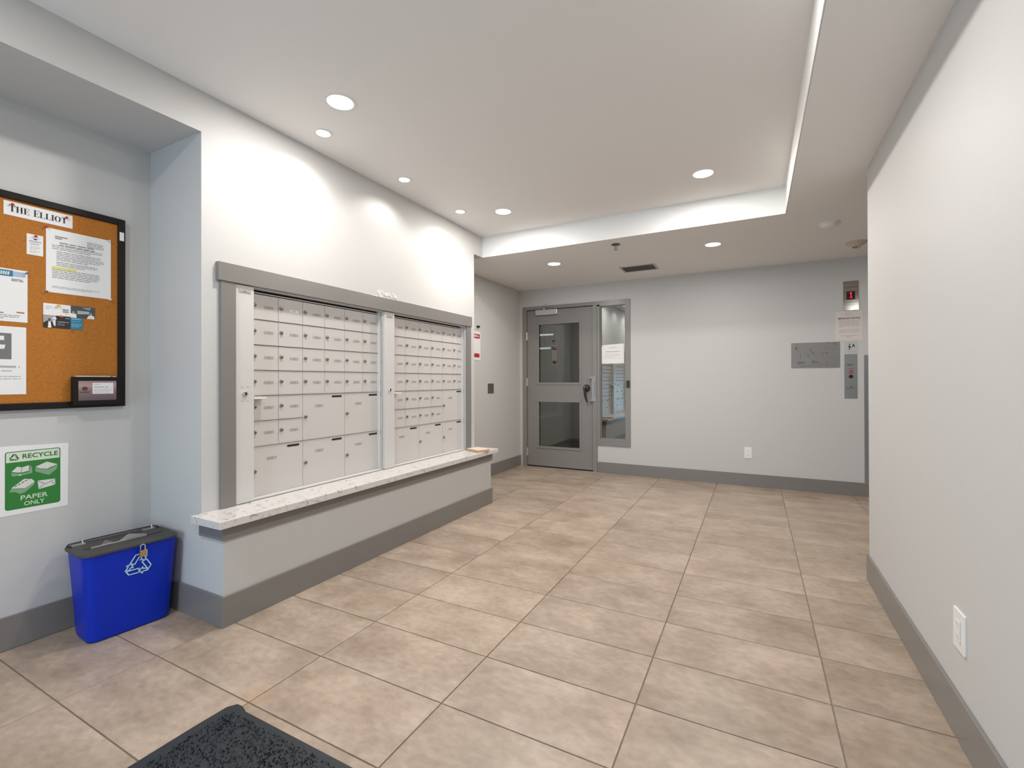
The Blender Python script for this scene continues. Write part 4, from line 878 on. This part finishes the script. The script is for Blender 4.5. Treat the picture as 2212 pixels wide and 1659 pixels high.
# letters in the slot
def letter(label, x, w_, h_, lean, m, pts=None):
    c, s_ = math.cos(math.radians(-4.5)+PI/2), math.sin(math.radians(-4.5)+PI/2)
    wx, wy = -2.61+x*c-(-0.011)*s_, 1.094+x*s_+(-0.011)*c
    t_ = obj('letter', prism(bmesh.new(), pts or [(-w_/2, -0.05), (w_/2, -0.05), (w_/2, h_), (-w_/2, h_)], 0, -0.0012), m)
    tag(t_, label, 'letter', 'letters sticking out of the bin slot', (wx, wy, 0.394)); t_.rotation_euler = (lean, 0, PI/2+math.radians(-4.5))
letter('white triangular corner of paper sticking out of the middle of the bin slot', 0.015, 0.1, 0.02, 0.2, mat('letter_grey', (0.45, 0.43, 0.43, 1), 0.6), [(-0.045, -0.05), (0.05, -0.05), (0.062, 0.008), (-0.012, 0.028), (-0.045, 0.004)])
letter('small brownish paper corner sticking out of the bin slot', -0.075, 0.04, 0.02, -0.1, mat('letter_brown', (0.22, 0.16, 0.145, 1), 0.6), [(-0.02, -0.05), (0.022, -0.05), (0.022, 0.006), (-0.004, 0.022), (-0.02, 0.003)])
letter('flat white envelope edge lying in the bin slot', -0.065, 0.13, 0.003, 0.5, paper_m)

# ------------------------------------------------------------------ floor mat
MT = thing('door_mat', 'dark bristly door mat with a rubber edge on the tiles near the camera', 'mat', (-1.62, 0.97, 0.0))
mo = [(-0.008, 0.006), (0.010, 0.032), (0.036, 0.033), (0.070, 0.022), (0.9, 0.022), (0.9, -1.2), (-0.012, -1.2), (-0.012, -0.10)]
bm = bmesh.new()
a = [bm.verts.new((x, y, 0.0)) for x, y in mo]; b = [bm.verts.new((x+(0.006 if x < 0.5 else -0.006), y+(-0.006 if y > -0.5 else 0.006), 0.006)) for x, y in mo]
n = len(mo); bm.faces.new(a[::-1]); bm.faces.new(b)
for i in range(n): bm.faces.new((a[i], a[(i+1) % n], b[(i+1) % n], b[i]))
bmesh.ops.subdivide_edges(bm, edges=[], cuts=1)
obj('rubber_edge', bm, mat('mat_rubber', (0.018, 0.022, 0.027, 1), 0.5), MT)
rnd = random.Random(5); bm = bmesh.new()
def mat_left(y): return 0.028
for k in range(9000):
    x = 0.030+rnd.random()*0.84; y = -0.004-rnd.random()*0.5
    if x < 0.036-0.1*0 and y > -0.02: continue
    if (x-0.03)+( -y) < 0.012: continue
    s_ = rnd.uniform(0.002, 0.0045); hgt = rnd.uniform(0.007, 0.014); dx, dy = rnd.uniform(-.004, .004), rnd.uniform(-.004, .004)
    v0 = [bm.verts.new((x+s_*math.cos(q), y+s_*math.sin(q), 0.0055)) for q in (0, 2.1, 4.2)]; tp = bm.verts.new((x+dx, y+dy, hgt))
    for i in range(3): bm.faces.new((v0[i], v0[(i+1) % 3], tp))
pile = obj('bristle_pile', bm, mat('mat_bristle', (0.012, 0.013, 0.016, 1), 0.5, noise=0.8, nscale=220), MT); pile['kind'] = 'stuff'

bpy.context.view_layer.update()
